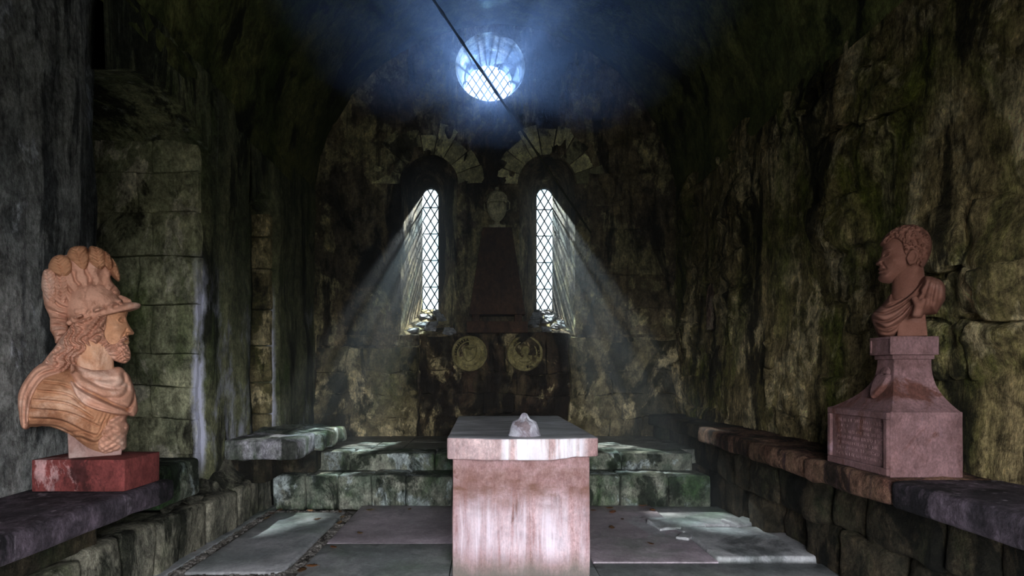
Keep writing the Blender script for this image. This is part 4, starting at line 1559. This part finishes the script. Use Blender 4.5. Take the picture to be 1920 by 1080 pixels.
# raised border and sunk panel with lines of worn, unreadable lettering on the nave face
xf = PBX0
for (ya, yb, za, zb) in ((PBY0 + .005, PBY1 - .005, .295, .33), (PBY0 + .005, PBY1 - .005, .008, .045), (PBY0 + .005, PBY0 + .032, .045, .295), (PBY1 - .032, PBY1 - .005, .045, .295)):
    child_of(plain_box('panel_border', xf - .016, xf + .004, ya, yb, za, zb, M['plinth_b'], None), bblk)
gv, gf = [], []
rt = random.Random(77)
for r_ in range(7):
    z = .265 - r_ * .032
    y = PBY1 - .06 - rt.uniform(0, .04)
    while y > PBY0 + .06:
        w = rt.uniform(.006, .011)
        if rt.random() > .16:
            for q in range(rt.choice((1, 2, 2))):
                P, Fc = block_vf(.0016, .0014 if q == 0 else w * .38, .0085 if q == 0 else .0016, .0005, (1, 1, 1), 0)
                P = P + (xf - .0012, y - (0 if q == 0 else w * .4), z + (0 if q == 0 else rt.choice((-.007, 0, .007))))
                gf.extend([[i + len(gv) for i in q_] for q_ in Fc])
                gv.extend(P)
        y -= w + .004
child_of(obj('worn_lettering', mesh('worn_lettering', gv, gf), M['plinth_b']), bblk)['kind'] = 'stuff'
# concave flared neck
CX, CY = 2.262 - 2.225, 3.11 - 3.14
levels = 16
V, Fc = [], []
for k in range(levels + 1):
    t = k / levels
    e = (1 - t) ** 2.6
    x0 = (CX - .10) * (1 - e) + (PBX0 + .015) * e
    x1 = (CX + .10) * (1 - e) + (PBX1 - .005) * e
    y0_ = (CY - .078) * (1 - e) + (PBY0 + .012) * e
    y1_ = (CY + .05) * (1 - e) + (PBY1 - .01) * e
    z = .335 + .27 * t
    V += [(x0, y0_, z), (x1, y0_, z), (x1, y1_, z), (x0, y1_, z)]
for k in range(levels):
    for i in range(4):
        Fc.append((k * 4 + i, k * 4 + (i + 1) % 4, k * 4 + 4 + (i + 1) % 4, k * 4 + 4 + i))
Fc += [(3, 2, 1, 0), tuple(levels * 4 + i for i in range(4))]
nk = obj('flared_neck', mesh('flared_neck', V, Fc), M['plinth_b'], PD)
plain_box('fillet', CX - .112, CX + .112, CY - .088, CY + .058, .605, .628, M['plinth_b'], PD)
cap = plain_box('cap_block', CX - .125, CX + .125, CY - .10, CY + .068, .628, .727, M['plinth_b'], PD)
for (ya, yb, za, zb) in ((CY - .098, CY + .066, .712, .725), (CY - .098, CY + .066, .63, .64), (CY - .098, CY - .088, .64, .712), (CY + .056, CY + .066, .64, .712)):
    child_of(plain_box('panel_border', CX - .132, CX - .121, ya, yb, za, zb, M['plinth_b'], None, .002), cap)
# small carved shield on the neck's nave side, following its curve
c = Carve(-.1, .1, -.03, .03, -.12, .12, .005)
c.add(c.pillow(smooth_poly([(-.05, .04), (-.03, .05), (0, .042), (.03, .05), (.05, .04), (.05, -.02), (.03, -.07), (0, -.1), (-.03, -.07), (-.05, -.02)]), .016, .012))
c.add(c.pillow(smooth_poly([(-.03, .05), (-.035, .08), (0, .11), (.035, .08), (.03, .05)]), .016, .015))
sh = c.build('carved_shield', M['plinth_b'], PD, 1)
sh.rotation_euler = (0, math.radians(28), 0)
sh.rotation_mode = 'XYZ'
m_ = sh.data
vv_ = np.empty(len(m_.vertices) * 3)
m_.vertices.foreach_get('co', vv_)
vv_ = vv_.reshape(-1, 3)[:, [1, 0, 2]] * (-1, 1, 1)
m_.vertices.foreach_set('co', vv_.ravel())
sh.location = (CX - .128, CY - .02, .48)

THB = math.radians(180 - 36.2)
BB = thing('portrait_bust', 'red brown stone bust of a curly haired man in draped cloth', 'bust', (2.262, 3.095, 1.497), THB)
HB, VB = .002345, .002905


def PB(pts):
    return np.array([((1690 - x) * HB, (628 - y) * VB) for x, y in pts])


# socle
frust('socle', .066, .056, .07, .06, 0, .12, M['bust_b'], BB, (-.035, 0, 0))
# draped shoulders with swooping folds
c = Carve(-.20, .17, -.24, .24, -.005, .36, .0042)
poly = smooth_poly(PB([(1727, 519), (1712, 534), (1690, 550), (1672, 556), (1666, 545), (1650, 562), (1628, 582), (1629, 594), (1635, 611), (1644, 627), (1668, 629), (1688, 611), (1703, 597), (1722, 597), (1728, 590), (1747, 588), (1750, 586.5), (1761, 568), (1763.5, 562), (1764, 545), (1761, 535), (1750, 525)]), sub=4)
rel = np.zeros(np.broadcast(c.X2, c.Z2).shape)
for ln, a_ in (([(1724, 524), (1708, 545), (1685, 562), (1660, 572), (1646, 566)], -.032), ([(1724, 535), (1708, 556), (1684, 574), (1655, 585), (1636, 580)], -.030), ([(1718, 552), (1700, 572), (1680, 590), (1655, 600), (1632, 592)], -.034),
               ([(1708, 572), (1694, 592), (1675, 607), (1655, 613), (1636, 602)], -.032), ([(1702, 588), (1685, 605), (1665, 620), (1645, 617)], -.026), ([(1738, 526), (1728, 552), (1722, 572)], -.010), ([(1746, 527), (1741, 555), (1736, 584)], -.014), ([(1755, 533), (1752, 560), (1748, 582)], -.010)):
    d = line_dist(c.X2, c.Z2, smooth_poly(PB(ln), False))
    rel += a_ * np.exp(-(d / .0075) ** 2)
c.add(c.pillow(poly, .14, .055, -.25 * (c.X2 + .02) + 0 * c.Z2, rel))
c.build('drapery', M['bust_b'], BB, 1)
c = Carve(-.12, .0, .06, .22, .06, .24, .0045)
poly = smooth_poly(PB([(1705, 562), (1716, 568), (1729, 565), (1727, 578), (1722, 592), (1712, 597), (1703, 592), (1708, 578)]), sub=4)
c.add(c.pillow(poly, .03, .015, .156))
for q in ((1709, 563), (1724, 568), (1714, 588)):
    p = PB([q])[0]
    c.add(c.cone((p[0], .165, p[1]), (PB([(1714, 577)])[0][0], .168, PB([(1714, 577)])[0][1]), .014, .01), .008)
c.build('cloth_knot', M['bust_b'], BB, 1)
# neck
c = Carve(-.13, .10, -.11, .11, .17, .40, .0055)
a, b_ = PB([(1699, 552)])[0], PB([(1698, 505)])[0]
c.add(c.cone((a[0], 0, a[1]), (b_[0], 0, b_[1]), .078, .068))
c.add(c.cone((a[0] + .03, .04, a[1] - .02), (b_[0] - .03, .06, b_[1]), .016, .014), .025)
c.build('neck', M['bust_b'], BB)
# head
c = Carve(-.125, .14, -.11, .11, .28, .61, .0034)
HEADB = smooth_poly(PB([(1651, 452), (1648.5, 462), (1646.5, 470), (1645.5, 474.5), (1641, 480), (1636, 485.5), (1638, 489), (1643.5, 490.5), (1642.5, 494), (1640, 497.5), (1643.5, 500), (1641, 504), (1643.5, 508), (1640.5, 513), (1643, 519), (1650, 523), (1663, 525), (1678, 521), (1700, 514), (1718, 500), (1731, 480), (1732, 455), (1720, 435), (1695, 427), (1670, 430), (1656, 441)]), sub=4)
rel = np.zeros(np.broadcast(c.X2, c.Z2).shape)
g = lambda px, py, rx, rz: gauss(c.X2, c.Z2, PB([(px, py)])[0], rx, rz)
rel += -.028 * g(1655, 473, .012, .012) + .018 * g(1656, 474, .008, .006) + .015 * g(1657, 465, .018, .006) + .012 * g(1668, 487, .022, .018) + .015 * g(1644, 487, .007, .008) - .012 * g(1650, 489, .005, .005) + .012 * g(1655, 515, .02, .014) - .008 * g(1675, 503, .018, .018)
for ln, a_, w_ in (([(1650, 474), (1656, 470), (1663, 473)], .010, .003), ([(1650, 477), (1656, 478.5), (1662, 476)], .007, .003), ([(1638, 499.5), (1653, 500.5)], -.018, .0035), ([(1649, 488), (1657, 500)], -.010, .005), ([(1643, 508), (1652, 508)], -.008, .004)):
    rel += a_ * np.exp(-(line_dist(c.X2, c.Z2, smooth_poly(PB(ln), False)) / w_) ** 2)
c.add(c.pillow(HEADB, .088, .10, 0, rel))
c.build('face', M['bust_b'], BB, 1)
# hair in loose curls
c = Carve(-.145, .125, -.135, .135, .33, .63, .0036)
poly = smooth_poly(PB([(1649, 454), (1644, 450), (1650, 440), (1662, 429), (1678, 422), (1694, 419.5), (1714, 423), (1732, 435), (1741, 452), (1741, 470), (1736, 486), (1729, 497), (1722, 504), (1712, 500), (1714, 488), (1710, 474), (1700, 472), (1694, 480), (1689, 470), (1686, 456), (1672, 446), (1660, 452)]), sub=4)
X, Z = np.broadcast_arrays(c.X2, c.Z2)
rr2 = np.random.RandomState(12)
rel = np.zeros(X.shape)
pts = PB([(rr2.uniform(1645, 1742), rr2.uniform(420, 503)) for _ in range(230)])
dd = np.stack([np.hypot(X - p[0], Z - p[1]) for p in pts])
near = dd.min(0)
rel = .010 * np.cos(np.clip(near / .0125, 0, 1) * math.pi) + .003 * np.sin(near * 700)
c.add(c.overlay(HEADB, .088, .08, poly, .020, 0, rel))
c.build('hair', M['bust_b'], BB, 1)
# ear
c = Carve(-.08, .0, .05, .13, .36, .50, .0038)
e = PB([(1705, 485)])[0]
ring = np.array([(e[0] + .018 * math.cos(a) - (.004 if math.sin(a) > 0 else 0), e[1] + .032 * math.sin(a)) for a in np.linspace(-1.4, 4.4, 14)])
d2 = line_dist(c.X2, c.Z2, ring)[:, None, :]
c.add(np.sqrt(d2 ** 2 + (c.y - .096) ** 2) - .0075)
c.add(c.ell((e[0], .086, e[1]), (.02, .012, .032)), .004)
c.add(c.ell((e[0] + .006, .094, e[1] - .03), (.01, .01, .012)), .006)
c.build('ear', M['bust_b'], BB, 1)

# ------------------------------------------------------------------ rope slung across the vault
A_ = Vector((1.39, 7.69, 3.2))
B_ = Vector((-.478, 5.0, 4.58))
dv = B_ - A_
t = 1.0
while True:
    p = A_ + dv * t
    if math.hypot(p.x - XC, p.z - SPR) > RAD - .03 or t > 3:
        break
    t += .01
pts, rads = [], []
for k in range(90):
    u = k / 89
    pts.append(A_ + dv * (t * u))
    rads.append(.011 if k % 5 else .016)
rp = obj('rope', mesh('rope', *tube_vf(pts, rads, 8), True), M['rope'])
tag(rp, 'dark rope stretched diagonally from the vault past the round window', 'rope')


# ------------------------------------------------------------------ fallen leaves
def leaf_mesh(seed):
    r_ = random.Random(seed)
    L, W, cu, tw = .036, r_.uniform(.016, .023), r_.uniform(.25, .7), r_.uniform(-.6, .6)
    top = []
    nl, nw = 9, 4
    for i in range(nl):
        t = i / (nl - 1)
        w = W * (math.sin(math.pi * t ** .8) ** .8) * (1 + .22 * math.sin(t * 20 + seed)) + .0006
        for j in range(nw + 1):
            s = j / nw * 2 - 1
            x = (t - .5) * 2 * L
            top.append((x, s * w, .004 + cu * .5 * w * s * s + cu * .35 * L * (t - .5) ** 2 * 4 + tw * s * w * (t - .5)))
    m = nw + 1
    n = len(top)
    V = top + [(x, y, z - .0014) for x, y, z in top]
    Fc = [(i * m + j, (i + 1) * m + j, (i + 1) * m + j + 1, i * m + j + 1) for i in range(nl - 1) for j in range(nw)]
    Fc += [tuple(n + q for q in f[::-1]) for f in Fc]
    bd = [j for j in range(m)] + [i * m + nw for i in range(1, nl)] + [(nl - 1) * m + j for j in range(nw - 1, -1, -1)] + [i * m for i in range(nl - 2, 0, -1)]
    Fc += [(p, q, q + n, p + n) for p, q in zip(bd, bd[1:] + bd[:1])]
    V2_, F2_ = tube_vf([(-L, 0, .004 + cu * .35 * L), (-L - .014, .002, .006 + cu * .2 * L)], .0012, 5)
    Fc += [tuple(q + len(V) for q in f) for f in F2_]
    V = list(V) + [tuple(v) for v in V2_]
    zmin = min(v[2] for v in V)
    return mesh('fallen_leaf', [(v[0], v[1], v[2] - zmin) for v in V], Fc, True)


LM = [leaf_mesh(k) for k in range(6)]
LEAVES = [(360, 1034, 'brown fallen leaf at the foot of the low left bench'),
          (500, 972, 'bright orange fallen leaf at the left flagstone corner'),
          (510, 963, 'brown fallen leaf just behind the bright orange one'),
          (524, 957, 'leaf against the lower step, left end of its line of leaves'),
          (552, 957, 'leaf below the lower step, second from the left bench'),
          (581, 958, 'thin dark leaf below the step, third from the left bench'),
          (595, 974, 'dull olive leaf lying alone on the left flagstone'),
          (638, 960, 'leaf in the gritty joint nearest the step'),
          (642, 970, 'leaf in the gritty joint, second from the step'),
          (636, 981, 'leaf in the gritty joint, third from the step'),
          (625, 1026, 'leaf halfway down the gritty joint'),
          (566, 1071, 'large upright brown leaf at the bottom edge left of the tomb'),
          (584, 1062, 'small dark leaf beside the large one at the bottom edge'),
          (675, 1000, 'single leaf on the mauve flagstone left of the tomb'),
          (694, 957, 'thin dark leaf by the step left of the tomb'),
          (768, 955, 'leaf at the step nearest the left side of the tomb'),
          (1113, 957, 'leaf tucked against the right side of the tomb'),
          (1143, 953, 'back leaf of the small heap right of the tomb'),
          (1148, 961, 'front leaf of the small heap right of the tomb'),
          (1204, 948, 'faint leaf near the lower step right of the tomb'),
          (1224, 957, 'dull red leaf right of the leaf heap'),
          (1167, 974, 'small pale leaf between the heap and the brown leaf'),
          (1147, 989, 'brown leaf lying flat in front of the leaf heap'),
          (1220, 1020, 'tiny dark leaf alone on the mauve flagstone right of the tomb'),
          (1408, 976, 'large orange leaf on the broken stone by the right bench'),
          (1538, 1042, 'brown leaf at the front edge of the raised right slab')]
rf = random.Random(2)
for k, (px, py, lab) in enumerate(LEAVES):
    top = .03 if px == 1408 else (.024 if px == 1538 else .002)
    y = (CAM_H - top) * F_PX / (py - VPY)
    x = (px - VPX) / F_PX * y
    o = obj('fallen_leaf', LM[k % 6], M['leaf'], None, (x, y, top), (rf.uniform(-.1, .1), rf.uniform(-.1, .1), rf.uniform(0, 6.28)))
    s = {1408: 1.5, 566: 1.35, 1147: 1.2, 1148: 1.3}.get(px, rf.uniform(.75, 1.15))
    o.scale = (s, s, s)
    tag(o, lab, 'leaf', 'fallen leaves on the floor')

# ------------------------------------------------------------------ thin haze volume added at the back so the lamp shafts show
hm = bpy.data.materials.new('shaft_haze')
hm.use_nodes = True
ht = hm.node_tree
ht.nodes.clear()
ho = ht.nodes.new('ShaderNodeOutputMaterial')
hv = ht.nodes.new('ShaderNodeVolumeScatter')
hv.inputs['Color'].default_value = (.9, .92, 1, 1)
hv.inputs['Density'].default_value = .045
hv.inputs['Anisotropy'].default_value = .55
ht.links.new(hv.outputs[0], ho.inputs['Volume'])
P, Fc = block_vf(2.44, 1.95, 3.0, .001, (1, 1, 1), 0)
hz = obj('added_haze', mesh('added_haze', P, Fc), hm, None, (.09, 6.1, 3.05))
hz['kind'] = 'stuff'
hz['label'] = 'thin haze volume added to show the light shafts near the windows'
